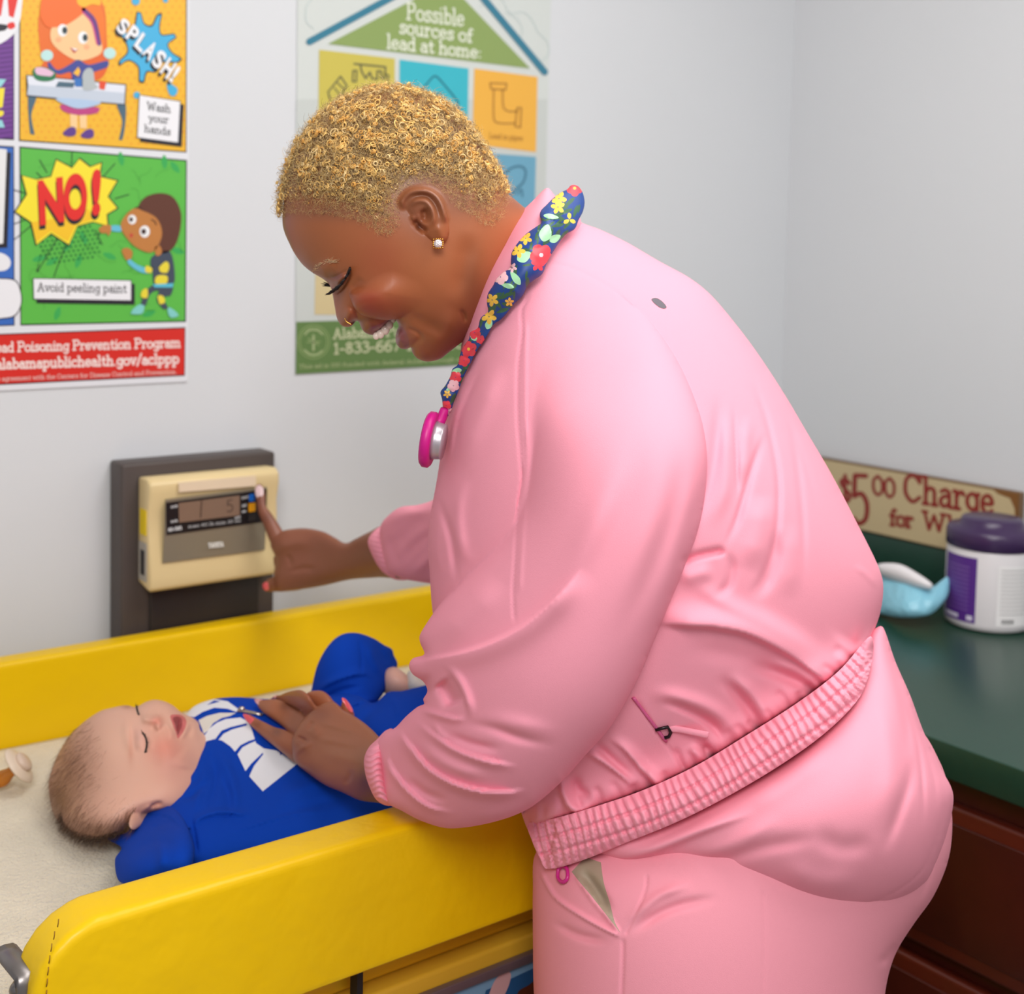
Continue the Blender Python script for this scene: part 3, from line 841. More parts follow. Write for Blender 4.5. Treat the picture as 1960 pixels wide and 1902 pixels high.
# house poster --------------------------------------------------------------
ph = sheet('poster', [(572, -420), (1066, -420), (1036, 690), (565, 717)], .0012,
           'green and white poster with a house of coloured squares behind the nurse\'s head', 'poster', mat('poster_film', (208, 213, 209), .3, spec=.5))
pr = Print(wall_plane(.002))
pr.poly([(567.5, 190), (1048, 190), (1040, 620), (566, 620)], 0, (198, 203, 199))
TEAL = (52, 122, 146)
pr.line([(592, 80), (870, -70), (1043, 138)], 13, 3, TEAL, False)
pr.poly([(628, 84), (790, 0), (848, -34), (866, -34), (890, 0), (1015, 131)], 2, (138, 160, 92))
pr.poly([(611, 95), (756, 112), (755, 330), (608, 330)], 2, (200, 186, 82)); pr.poly([(765, 114), (897, 131), (894, 330), (764, 330)], 2, (54, 180, 196))
pr.poly([(908, 131), (1029, 147), (1026, 291), (904, 276)], 2, (236, 176, 66)); pr.poly([(904, 291), (1026, 300), (1022, 470), (902, 460)], 2, (106, 164, 190))
pr.poly([(604, 500), (700, 500), (700, 603), (602, 602)], 2, (206, 188, 142)); pr.poly([(611, 340), (756, 345), (755, 480), (608, 480)], 2, (120, 170, 110))
pr.poly([(765, 345), (893, 350), (890, 480), (764, 480)], 2, (210, 140, 90))
WT = (228, 232, 214)
pr.text('Possible', (777, 36), (889, 50), 31, 4, WT, 3.4); pr.text('sources of', (764, 63), (905, 81), 27, 4, WT, 3.4, h1=25); pr.text('lead at home:', (740, 92), (922, 112), 27, 4, WT, 3.4, h1=24)
DK = (96, 96, 66)
pr.line([(678, 122), (738, 128), (737, 150), (730, 150), (730, 136), (722, 136), (722, 152), (712, 150), (708, 138), (700, 150), (692, 136), (690, 124)], 3.4, 4, DK, False)
pr.line([(676, 135), (683, 135), (682, 156), (675, 156), (676, 135)], 3, 4, DK, False); pr.line([(736, 142), (744, 144), (742, 158)], 3, 4, DK, False)
pr.line([(632, 190), (628, 176), (652, 146), (664, 164), (650, 186)], 3, 4, DK, False); pr.line([(640, 168), (652, 182)], 2.5, 4, DK, False); pr.line([(646, 158), (660, 172)], 2.5, 4, DK, False)
D2 = (28, 108, 126)
pr.line([(805, 175), (830, 146), (838, 148), (876, 194), (876, 206), (868, 220)], 3, 4, D2); pr.line([(840, 178), (846, 182)], 3, 4, D2)
D3 = (176, 122, 48)
pr.line([(938, 159), (970, 160), (968, 172), (940, 170), (938, 159)], 3, 4, D3, False)
pr.line([(945, 172), (946, 230), (960, 236), (986, 236)], 3, 4, D3); pr.line([(962, 172), (964, 206), (974, 213), (990, 213)], 3, 4, D3)
pr.line([(990, 206), (998, 206), (996, 244), (986, 242), (990, 206)], 3, 4, D3, False)
pr.text('Lead in pipes', (936, 264), (1001, 269), 10, 4, D3, 1.3)
pr.line([(960, 340), (975, 324), (994, 318), (1006, 326), (1002, 348), (984, 366), (972, 385)], 4, 4, (66, 116, 140)); pr.line([(990, 372), (998, 362), (1000, 376)], 3, 4, (66, 116, 140))
for c_ in ([(600, 55), (586, 40), (588, 10), (610, -10), (640, -14)], [(920, 12), (935, 4), (948, -6), (962, 0), (976, 24), (1004, 24), (1022, 44), (1030, 62), (1048, 80), (1050, 104), (1036, 118)],
           [(968, 24), (990, 36), (1000, 58), (994, 76)]):
    pr.line(c_, 2, 1, (192, 204, 202))
pr.poly([(567, 616), (1038, 602), (1035, 689), (566, 716)], 2, (96, 126, 68))
for rr in (32, 27): pr.line([(600+rr*.96*math.cos(a), 654+rr*math.sin(a)) for a in np.arange(20)*.3142], 1.4, 2.6+rr*.03, (150, 172, 112), True, True)
pr.line([(584, 640), (592, 632), (608, 632), (617, 640)], 3, 3, (166, 180, 130)); pr.line([(583, 670), (594, 678), (607, 678), (617, 671)], 3, 3, (166, 180, 130))
pr.line([(600, 642), (600, 670)], 4, 3, (166, 180, 130), False); pr.line([(588, 655), (613, 654)], 2, 3, (150, 170, 112), False); pr.line([(590, 648), (610, 660)], 2, 3, (150, 170, 112), False)
pr.text('Alabama Public Health', (637, 648), (884, 637), 19, 4, (196, 200, 160), 3); pr.text('1-833-667-1495', (638, 677), (838, 667), 20, 4, (196, 200, 160), 3.4)
pr.text('This ad is 100% funded with federal dollars through a cooperative agreement'.replace('%', ''), (572, 705), (1022, 684), 7, 4, (170, 182, 132), 1.2)
pr.text('acippp', (842, 668), (1000, 660), 18, 4, (196, 200, 160), 3)
pr.build('printed_picture', ph)
# ---------------------------------------------------------------- scale display on the wall
sd = thing('baby_scale_display', onY(380, 1210, WY-.03), 'cream scale readout on a dark backboard on the wall above the table', 'scale')
YB = WY-.045
b0 = onY(233, 889, YB); b1 = onY(527, 867, YB)
bd = MB().box((b0[0], YB, .72), (b1[0], WY-.001, b0[2]), .004)
bd.build('backboard', mat('dark_laminate', (74, 64, 60), .5, bump=.1, bscale=60), sd)
q0 = onY(286, 1150, YB-.002); q1 = onY(493, 1140, YB-.002)
MB().box((q0[0], YB-.006, .73), (q1[0], YB, q0[2]+.02), .002).build('cable_cover', mat('dark_plastic', (44, 36, 32), .4), sd)
cream = mat('cream_plastic', (226, 202, 150), .38, spec=.5, bump=.05, bscale=600)
YF = WY-.088
c = [onY(x, y, YF) for x, y in ((287, 1143), (535, 1092), (531, 894), (284, 921))]
x0, x1 = c[0][0], c[1][0]; z0, z1 = (c[0][2]+c[1][2])/2, (c[2][2]+c[3][2])/2
body = MB()
# casing: slightly waisted side profile, swept across
prof = [(YB-.001, z0+.006), (YB-.001, z1-.002), (YF+.012, z1), (YF+.002, z1-.006), (YF+.002, z1-.02), (YF+.008, z1-.045), (YF+.006, z0+.07), (YF-.002, z0+.02), (YF-.001, z0+.004), (YF+.006, z0)]
n = len(prof)
bmc = bmesh.new(); vs0 = [bmc.verts.new((x0, y, z)) for y, z in prof]; vs1 = [bmc.verts.new((x1, y, z)) for y, z in prof]
bmc.faces.new(vs0[::-1]); bmc.faces.new(vs1)
for i in range(n): bmc.faces.new([vs0[i], vs0[(i+1) % n], vs1[(i+1) % n], vs1[i]])
bmesh.ops.recalc_face_normals(bmc, faces=bmc.faces[:])
bmesh.ops.bevel(bmc, geom=[e for e in bmc.edges if e.calc_face_angle(0) > .9], offset=.004, segments=3, affect='EDGES', profile=.5)
body.bm(bmc)
ob = body.build('casing', cream, sd); autosmooth(ob, 40)
def fp(x, y, lift=0): return onY(x, y, YF-.0015-lift)
def panel(name, quad, rgb, lift, th=.0015, rough=.3, parent=sd, metal=0):
    A = [fp(x, y, lift) for x, y in quad]; B = [p+np.array([0, th+lift, 0]) for p in A]
    m = len(quad); f = [list(range(m)), [m+i for i in range(m)][::-1]]+[[i, (i+1) % m, m+(i+1) % m, m+i] for i in range(m)]
    return mk(name, np.array(A+B), f, mat('%s_%d_%d_%d' % ((name,)+tuple(rgb)), rgb, rough, metal), parent, smooth=False)
panel('face_plate', [(317, 956), (511, 932), (507, 1052), (312, 1077)], (146, 136, 116), .001, metal=.3)
scr = panel('display_panel', [(318, 962), (511, 936), (509, 998), (319, 1024)], (26, 24, 26), .0022)
panel('lcd_screen', [(342, 963), (459, 948), (459, 986), (343, 1000)], (132, 106, 88), .003, parent=scr)
panel('label_strip', [(342, 924), (490, 910), (490, 930), (343, 942)], (232, 210, 180), .001)
panel('button', [(478, 947), (487, 945), (487, 959), (478, 960)], (30, 110, 210), .005, .004, parent=scr)
panel('button', [(477, 964), (489, 962), (489, 978), (477, 980)], (236, 160, 24), .005, .004, parent=scr)
panel('button', [(476, 984), (489, 982), (489, 996), (476, 998)], (50, 46, 46), .005, .004, parent=scr)
pr = Print(lambda x, y, l: fp(x, y, .0034+l))
pr.line([(386, 958), (384, 990)], 1.6, 1, (40, 32, 30), False)
pr.build('screen_digit', sd); pr = Print(lambda x, y, l: fp(x, y, .0034+l))
pr.text('5', (433, 980), (447, 978), 22, 1, (70, 56, 50), 1.6)
pr.build('screen_digit', sd); pr = Print(lambda x, y, l: fp(x, y, .0034+l))
for a, b, h in (((327, 972), (340, 970), 5), ((327, 1000), (340, 998), 5), ((462, 955), (476, 953), 6), ((463, 970), (472, 969), 6), ((463, 981), (471, 980), 5), ((449, 993), (461, 991), 5)):
    pr.text('mode' if a[0] < 340 else 'set', a, b, h, 1, (200, 200, 200), 1)
pr.text('BD-585'.replace('B', '8').replace('D', '0'), (322, 1017), (348, 1013), 6, 1, (220, 220, 220), 1.4)
pr.text('max 40 lb min 10 oz', (360, 1010), (461, 998), 5, 1, (190, 190, 190), 1)
pr.build('printed_lettering', sd); pr = Print(lambda x, y, l: fp(x, y, .0034+l))
pr.text('tanita'.upper().replace('I', '1').replace('N', 'H'), (399, 1048), (428, 1045), 8, 1, (230, 228, 220), 2)
pr.build('maker_name', sd)
sx = onY(270, 1000, YF+.03)
Xs = x0-.0006
mbp = MB(); mbp.box((Xs-.0006, YF+.012, z0+.072), (Xs+.001, YF+.032, z0+.105), 0); mbp.build('warning_sticker', mat('yellow_sticker', (240, 208, 20), .4), sd, False)
mbp = MB(); mbp.box((Xs-.0006, YF+.010, z0+.012), (Xs+.001, YF+.036, z0+.062), 0); st = mbp.build('rating_plate', mat('silver_sticker', (176, 170, 160), .35), sd, False)
mbp = MB(); mbp.box((Xs-.0012, YF+.016, z0+.02), (Xs-.0003, YF+.028, z0+.052), 0); mbp.build('printed_block', mat('ink_black', (40, 38, 40), .5), st, False)

# ---------------------------------------------------------------- changing table with padded yellow sides
ZR = 1.015
vin = mat('yellow_vinyl', (238, 194, 2), .36, spec=.3, bump=.7, bscale=26, bdist=.003)
tb = thing('changing_table', (.72, 1.26, 0), 'yellow padded baby weighing table under the white sheepskin-like pad', 'table')
NY0, NY1 = .925, .972; FY0, FY1 = 1.565, 1.60
LX = onY(60, 1850, NY0)[0]; RX = 1.13
def panelpad(name, y0, y1, xl, xr, zb, rc):
    b = bmesh.new()
    # outline in xz with a rounded upper left corner, extruded in y and bevelled
    pts = [(xr, zb), (xr, ZR), (xl+rc*.9, ZR)]
    for t in np.linspace(0, 1, 7)[1:-1]:
        a = t*math.pi/2; pts.append((xl+rc-rc*math.sin(a), ZR-rc+rc*math.cos(a)))
    pts += [(xl, ZR-rc), (xl, zb)]
    A = [b.verts.new((x, y0, z)) for x, z in pts]; B = [b.verts.new((x, y1, z)) for x, z in pts]
    b.faces.new(A); b.faces.new(B[::-1]); m = len(pts)
    for i in range(m): b.faces.new([A[i], B[i], B[(i+1) % m], A[(i+1) % m]])
    bmesh.ops.recalc_face_normals(b, faces=b.faces[:])
    bmesh.ops.bevel(b, geom=[e for e in b.edges if abs(e.verts[0].co.y-e.verts[1].co.y) < .001], offset=.009, segments=5, affect='EDGES', profile=.6)
    o = MB().bm(b).build(name, vin, tb); autosmooth(o, 50); return o
ZNB = onY(600, 1902, NY0)[2]
near = panelpad('padded_side', NY0, NY1, LX, RX, ZNB, .055)
far = panelpad('padded_side', FY0, FY1, -.05, 1.20, .80, .05)
# stitched seam down the end of the near pad
mb = MB()
zt = onY(70, 1760, NY0)[2]
for i in range(26):
    z = zt-.004-i*.0085; xs = LX+.0095+.010*math.exp(-i/3.)
    if z > ZNB: mb.tube([(xs, NY0-.0004, z), (xs-.0004, NY0-.0009, z-.003), (xs-.0008, NY0-.0004, z-.0058)], .00045, 5)
mb.build('stitching', mat('yellow_thread', (150, 104, 6), .7), near)
# end board at the head side stays low; cradle tray and pad
ZP = .915
sheep = mat('fleece', (226, 214, 190), .95, noise=.12, nscale=14, bump=1., bscale=240, bdist=.004, sheen=.4)
g = 60; V = []; Fc = []
xa, xb, ya, yb = .12, 1.12, NY1+.002, FY0-.002
for j in range(g+1):
    for i in range(g+1):
        u, v = i/g, j/g
        x = xa+(xb-xa)*u; y = ya+(yb-ya)*v
        z = ZP+.0015*math.sin(11*x+3*y)+.001*math.sin(23*y-5*x)-.004*math.exp(-((min(u, 1-u)*g)/2)**2)
        V.append((x, y, z-.004))
for j in range(g):
    for i in range(g): k_ = j*(g+1)+i; Fc.append([k_, k_+1, k_+g+2, k_+g+1])
nb = len(V); V += [(x, y, ZP-.0305) for x, y, z in V]
Fc += [[f[3]+nb, f[2]+nb, f[1]+nb, f[0]+nb] for f in Fc[:g*g]]
br = [i for i in range(g+1)]+[(j)*(g+1)+g for j in range(1, g+1)]+[g*(g+1)+i for i in range(g-1, -1, -1)]+[j*(g+1) for j in range(g-1, 0, -1)]
for a, b in zip(br, br[1:]+br[:1]): Fc.append([a, a+nb, b+nb, b])
pad = mk('mattress_pad', np.array(V), Fc, sheep); tag(pad, 'cream fleece pad the baby lies on in the yellow table', 'pad')
trayw = mat('yellow_enamel', (222, 170, 30), .35)
MB().box((.02, NY1+.0005, ZP-.061), (RX, FY0-.0005, ZP-.0315), .004).build('tray', trayw, tb)
# lower body panels
lb = mat('yellow_laminate', (214, 166, 44), .4, noise=.03, nscale=4)
FYB = .955
MB().box((.06, FYB, .42), (RX-.01, 1.55, ZP-.062), .004).build('base_cabinet', lb, tb)
cg = onY(688, 1890, FYB-.001)
MB().box((cg[0]-.003, FYB-.002, .42), (cg[0]+.003, FYB+.01, ZNB+.02), 0).build('panel_gap', mat('black_gap', (22, 20, 18), .6), tb, False)
# silver trim and picture panel below it
t0 = onY(835, 1902, FYB-.004); t1 = onY(1020, 1832, FYB-.004)
MB().box((cg[0]+.01, FYB-.008, t0[2]-.004), (RX-.012, FYB-.0005, t0[2]+.005), .001).build('trim_strip', mat('grey_trim', (120, 104, 108), .35, .5), tb)
pp = Print(lambda x, y, l: onY(x, y, FYB-.002-l))
pp.poly([(700, 1962), (1200, 1770), (1200, 2150), (700, 2300)], 0, (120, 160, 190))
pp.poly([(930, 1895), (1200, 1770), (1200, 2100), (880, 2100)], 1, (36, 84, 130))
pp.poly([(945, 1880), (968, 1856), (978, 1864), (972, 1890), (950, 1930), (930, 1930)], 2, (206, 160, 160), True)
pp.poly([(990, 1902), (1012, 1885), (1040, 1870), (1040, 1990), (985, 1990)], 2, (90, 40, 20), True)
pp.build('picture_panel', tb)
MB().box((.1, .99, .0), (.16, 1.05, .42), .004).build('leg', mat('grey_metal', (150, 150, 150), .4, .8), tb)
for x_, y_ in ((1.02, .99), (.1, 1.48), (1.02, 1.48)):
    MB().box((x_, y_, .0), (x_+.06, y_+.06, .42), .004).build('leg', MATS['grey_metal'], tb)
# metal catch at the lower left corner
steel = mat('brushed_steel', (138, 132, 130), .35, .9)
h0 = P(8, 1815, .99); h1 = P(52, 1868, .955); h2 = P(56, 1905, .955)
mb = MB()
d_ = (h1-h0)/np.linalg.norm(h1-h0)
br_ = MB(); br_.tube([h0-d_*.0, h0+d_*.01, h1, h1+(h2-h1)*.35, h2, h2-np.array([0, 0, .03])], .0095, 8, flat=.35)
lt = br_.build('latch', steel, tb)
MB().lathe([(.0001, .006), (.004, .0055), (.006, .003), (.0065, 0), (.0065, -.01)], P(35, 1893, .955), (-.55, -.8, .1), 16).build('screw', steel, lt)

# ---------------------------------------------------------------- pacifier on the pad
pc = onZ(38, 1490, ZP+.012)
pa = thing('pacifier', onZ(35, 1497, ZP), 'pale beige pacifier with an amber teat lying on the pad behind the baby', 'pacifier')
sc_ = proj(pc)[2]/F
ax = np.array(-(RT)*.74-UP*.58-FW*.12); ax /= np.linalg.norm(ax)
ctr = P(40, 1462, proj(pc)[2])
MB().lathe([(.0001, -.0025), (.012, -.002), (.0215, .001), (.0228, .003), (.0215, .0045), (.012, .002), (.0001, .0015)], ctr, ax, 32).build('shield', mat('beige_plastic', (226, 206, 184), .4), pa)
MB().lathe([(.0001, -.004), (.009, -.0035), (.0115, -.0015), (.0115, .003)], ctr-ax*.004, ax, 24).build('button', mat('beige_plastic2', (214, 190, 170), .4), pa)
MB().lathe([(.0065, 0), (.0055, .008), (.006, .013), (.0085, .019), (.009, .024), (.007, .03), (.003, .0325), (.0001, .033)], ctr+ax*.002, ax, 24).build('teat', mat('amber_rubber', (206, 126, 24), .18, trans=.35, spec=.6), pa)

# ---------------------------------------------------------------- counter, cabinet and things on it
ZC = .962; CXF = 1.296
green = mat('green_laminate', (22, 60, 46), .32, spec=.6, noise=.05, nscale=60)
ct = thing('countertop', (1.7, .7, ZC-.045), 'dark green laminate countertop holding the wipes canister', 'countertop')
MB().box((CXF, -.9, ZC-.042), (WX-.001, WY-.001, ZC), .002).build('worktop', green, ct)
sbs = .068
bk_ = MB().box((WX-.02, -.9, ZC+.0005), (WX-.001, WY-.001, ZC+sbs), .003).build('backsplash', green); tag(bk_, 'low dark green backsplash along the wall under the cream sign', 'backsplash')
wood = mat('cherry_wood', (66, 16, 8), .38, spec=.5, noise=.25, nscale=9, coat=.2)
wood2 = mat('cherry_wood_frame', (84, 26, 12), .38, spec=.5, noise=.2, nscale=12, coat=.2)
cb = thing('base_cabinet', (1.7, .7, 0), 'reddish brown wooden base cabinet with drawers under the green counter', 'cabinet')
MB().box((CXF+.03, -.9, .09), (WX-.002, WY-.002, ZC-.043), .002).build('carcass', wood, cb)
MB().box((CXF+.09, -.9, .0), (WX-.002, WY-.002, .09)).build('toe_kick', mat('toe_dark', (40, 20, 14), .6), cb, False)
for (ya_, yb_) in ((.22, 1.60), (-.82, .20)):
    for (za, zb_) in ((.70, .885), (.44, .68), (.11, .42)):
        d_ = MB(); d_.box((CXF+.013, ya_, za), (CXF+.031, yb_, zb_), .006, 3)
        dr = d_.build('drawer', wood2, cb)
        MB().box((CXF+.010, ya_+.02, za+.02), (CXF+.014, yb_-.02, zb_-.02), .0015).build('drawer_front', wood, dr)
# sign
XS = WX-.022
sg = thing('sign', onX(1700, 1030, XS), 'cream vintage sign reading $5.00 Charge, leaning on the wall above the backsplash', 'sign')
e0 = onX(1954, 943, XS); e1 = onX(1580, 879, XS)
sz0 = ZC+sbs+.0005; szt = e0[2]
sign_lo = sz0+.0
MB().box((XS, e0[1], sz0), (XS+.012, WY-.02, szt), .0015).build('board', mat('sign_edge', (112, 84, 56), .5), sg)
pr = Print(lambda x, y, l: onX(x, y, XS-.0006-l))
def yz(y, z):
    x_, y_, _ = proj((XS-.0006, y, z)); return (x_, y_)
pr.poly([yz(e0[1]+.004, sz0+.003), yz(e0[1]+.004, szt-.003), yz(WY-.03, szt-.003), yz(WY-.03, sz0+.003)], 1, (198, 178, 138))
pr.poly([yz(e0[1]+.003, szt-.002), yz(e0[1]+.05, szt-.002), yz(e0[1]+.04, szt-.008), yz(e0[1]+.018, szt-.012), yz(e0[1]+.009, szt-.028), yz(e0[1]+.006, szt-.06), yz(e0[1]+.003, szt-.06)], 2, (128, 84, 40))
RD = (140, 40, 34)
pr.build('painted_face', sg); pr = Print(lambda x, y, l: onX(x, y, XS-.0006-l))
pr.text('$', (1605, 957), (1630, 963), 46, 3, RD, 7); pr.text('5', (1628, 1001), (1664, 1003), 92, 3, RD, 9)
pr.text('00', (1669, 945), (1714, 953), 36, 3, RD, 6)
pr.build('price_lettering', sg); pr = Print(lambda x, y, l: onX(x, y, XS-.0006-l))
pr.text('Charge', (1728, 957), (1903, 984), 50, 3, RD, 7.5, h1=54); pr.build('lettering', sg); pr = Print(lambda x, y, l: onX(x, y, XS-.0006-l)); pr.text('for', (1702, 1004), (1748, 1010), 30, 3, RD, 6); pr.text('Whining', (1764, 1011), (1955, 1042), 33, 3, RD, 6)
pr.build('lettering', sg)

# wipes canister
cz = onZ(1893, 1205, ZC)
wc = thing('wipes_canister', (cz[0], cz[1], ZC), 'white wipes canister with a dark purple lid on the green counter', 'canister')
dz = proj(cz)[2]; R_ = 0.5*(1975-1808)/F*dz*.98
cc_ = onZ(1890, 1192, ZC); cc_ = np.array([cc_[0], cc_[1], ZC])
cc_[2] += .0008; wc.location = tuple(cc_)
ztop = onX(1885, 1060, 0) if 0 else None
dd = proj(cc_)[2]; hb = (1190-1040)/F*dd; hl = (1040-1000)/F*dd
hb *= 1.02
MB().lathe([(R_*.9, 0), (R_*.97, .003), (R_, .01), (R_, hb-.006), (R_*.98, hb)], cc_, n=48).build('tub', mat('white_plastic', (226, 222, 224), .35), wc)
MB().lathe([(R_*1.0, hb-.002), (R_*1.03, hb), (R_*1.03, hb+.02), (R_*.98, hb+.027), (R_*.74, hb+.029), (R_*.70, hb+.038), (R_*.66, hb+.041), (.001, hb+.040)], cc_, n=48).build('lid', mat('purple_lid', (58, 36, 76), .3), wc)
def wrap(name, a0, a1, h0_, h1_, m, dr, par=wc):
    V = []; Fs = []; n_ = 16
    for i in range(n_+1):
        a = a0+(a1-a0)*i/n_
        for r_2, h in ((R_+dr, h0_), (R_+dr, h1_)): V.append(cc_+np.array([r_2*math.cos(a), r_2*math.sin(a), h]))
    for i in range(n_): Fs.append([2*i, 2*i+2, 2*i+3, 2*i+1])
    return mk(name, np.array(V), Fs, m, par)
va = math.atan2(C0[1]-cc_[1], C0[0]-cc_[0])
lb1 = wrap('label', va-1.25, va-.28, .012, hb-.012, mat('purple_label', (84, 40, 132), .4), .0006)
for i in range(11): wrap('printed_line', va-1.1, va-.45, .030+i*.0065, .0315+i*.0065, mat('label_grey', (130, 96, 168), .4), .0011, lb1)
wrap('logo', va-1.15, va-.7, .016, .022, mat('label_white', (214, 206, 226), .4), .0011, lb1); wrap('logo', va-.48, va-.34, .016, .023, MATS['label_white'], .0011, lb1)
lb2 = wrap('label', va+.18, va+1.2, .012, hb-.02, mat('white_label', (236, 234, 234), .4), .0006)
for i in range(12): wrap('printed_line', va+.25, va+1.1, .030+i*.006, .0312+i*.006, mat('label_grey2', (176, 172, 172), .4), .0011, lb2)
for i in range(12): wrap('barcode_bar', va+.3+i*.025, va+.311+i*.025, .016, .023, mat('ink_black', (40, 38, 40), .5), .0011, lb2)
# wipes pack
wk = onZ(1725, 1180, ZC)
pk = thing('wipes_pack', (wk[0], wk[1], ZC), 'light blue soft wipes pack with a white lid on the counter', 'pack')
dzk = proj(onZ(1740, 1180, ZC))[2]-.005
def pkz(x, y): return dzk
o1 = puff('pouch', [dict(o=[(1640, 1090), (1690, 1082), (1740, 1100), (1782, 1122), (1800, 1112), (1815, 1104), (1816, 1135), (1800, 1160), (1775, 1178), (1730, 1182), (1685, 1175), (1640, 1160)], z=[(1640, 1130, dzk+.08), (1815, 1130, dzk-.04), (1730, 1182, dzk-.055)], th=.028)],
          mat('blue_film', (136, 196, 216), .3, bump=.8, bscale=45, bdist=.006), pk, step=6,
          strokes=[([(1782, 1124), (1770, 1150), (1772, 1176)], 5, -.004), ([(1798, 1116), (1788, 1140), (1782, 1165)], 4, .003), ([(1700, 1110), (1740, 1130), (1770, 1140)], 8, .002)])
o2 = puff('pack_lid', [dict(o=[(1680, 1080), (1720, 1079), (1755, 1096), (1785, 1118), (1780, 1128), (1750, 1124), (1710, 1112), (1682, 1098)], z=[(1680, 1100, dzk+.02), (1785, 1120, dzk-.06)], th=.018)],
          mat('white_plastic', (226, 222, 224), .35), pk, step=5)
# ---------------------------------------------------------------- skin colouring
def skin_cols(base, blobs):
    def f(X):
        c = np.tile(np.array(lin(base)), (len(X), 1))
        for x, y, rx, ry, col, s in blobs:
            w_ = s*np.exp(-(((X[:, 0]-x)/rx)**2+((X[:, 1]-y)/ry)**2))[:, None]
            c = c*(1-w_)+np.array(lin(col))*w_
        return c
    return f


def strands(name, roots, dirs, length, r, m, parent, curl=0, seg=4, sides=3, jitter=.3, grav=(0, 0, 0)):
    """thin tapering hairs as one mesh"""
    V = []; Fs = []
    roots = np.asarray(roots); dirs = np.asarray(dirs); n = len(roots)
    L = length*(1+jitter*(rng.random(n)-.5)*2)
    for i in range(n):
        d = dirs[i]/np.linalg.norm(dirs[i]); a = np.cross(d, rng.normal(size=3)); a /= np.linalg.norm(a); b = np.cross(d, a)
        k0 = len(V)
        for s in range(seg+1):
            t = s/seg
            if curl: c = roots[i]+d*L[i]*t*.75+curl*(a*math.sin(t*4.5)+b*(1-math.cos(t*4.5)))
            else: c = roots[i]+d*L[i]*t+a*L[i]*.25*t*t+np.array(grav)*t*t
            rr = r*(1-.75*t)
            for q in range(sides):
                an = 2*math.pi*q/sides; V.append(c+rr*(math.cos(an)*a+math.sin(an)*b))
        for s in range(seg):
            for q in range(sides):
                q2 = (q+1) % sides; u = k0+s*sides
                Fs.append([u+q, u+q2, u+sides+q2, u+sides+q])
    return mk(name, np.array(V), Fs, m, parent)


# ---------------------------------------------------------------- baby
bskin = mat('baby_skin', rough=.5, attr=True, sss=.12, spec=.35, bump=.05, bscale=500)
blue = mat('blue_cotton', (2, 60, 168), .85, bump=.35, bscale=900, bdist=.0006, spec=.15)
wcot = mat('white_cotton', (226, 226, 230), .85, bump=.3, bscale=900, bdist=.0006)
cream_c = mat('cream_cotton', (222, 216, 206), .85, bump=.5, bscale=500)
bp_ = onZ(430, 1560, ZP)
baby = thing('baby', (bp_[0], bp_[1], ZP+.002), 'smiling baby in a blue and white outfit lying on its back on the yellow table', 'baby')
def zp(x, y, dz=0): return float(proj(onZ(x, y, ZP+.004+dz))[2])
suit_layers = [
    dict(o=[(322, 1470), (340, 1405), (362, 1360), (400, 1340), (450, 1334), (520, 1338), (600, 1336), (680, 1348), (760, 1345), (835, 1330), (860, 1400), (820, 1490), (740, 1580), (600, 1622), (470, 1650), (380, 1668), (320, 1640), (300, 1560)],
         z=[(340, 1360, 1.44), (520, 1338, 1.45), (800, 1340, 1.50), (340, 1640, zp(340, 1640, .02)), (600, 1620, zp(600, 1620, .02)), (500, 1480, 1.385), (800, 1500, 1.36)], th=.062),
    dict(o=[(206, 1604), (246, 1590), (254, 1560), (268, 1546), (298, 1538), (324, 1542), (346, 1560), (362, 1590), (372, 1630), (360, 1668), (320, 1676), (262, 1690), (228, 1686), (220, 1645), (232, 1622)],
         z=[(240, 1640, zp(240, 1640, .028)), (340, 1600, zp(340, 1600, .06)), (300, 1550, zp(300, 1550, .035)), (210, 1604, zp(212, 1604, .004))], th=.03),
    dict(o=[(330, 1500), (336, 1486), (352, 1476), (368, 1462), (380, 1444), (388, 1425), (396, 1418), (412, 1414), (432, 1420), (452, 1450), (470, 1500), (440, 1560), (380, 1590), (340, 1570), (322, 1548), (326, 1522)],
         z=[(340, 1500, 1.355), (412, 1414, 1.38), (440, 1560, 1.31), (350, 1570, 1.31)], th=.032),
    dict(o=[(592, 1345), (596, 1320), (607, 1274), (627, 1237), (652, 1215), (682, 1211), (714, 1221), (735, 1234), (750, 1242), (754, 1254), (761, 1270), (755, 1288), (741, 1316), (720, 1345), (690, 1370), (640, 1372)],
         z=[(600, 1340, 1.45), (680, 1215, 1.47), (755, 1270, 1.50), (700, 1350, 1.44)], th=.036),
    dict(o=[(596, 1348), (630, 1330), (680, 1330), (715, 1345), (742, 1325), (770, 1322), (795, 1316), (830, 1310), (850, 1330), (840, 1380), (790, 1420), (740, 1425), (690, 1420), (640, 1400)],
         z=[(600, 1350, 1.42), (740, 1350, 1.39), (840, 1330, 1.40), (740, 1420, 1.33)], th=.035),
]
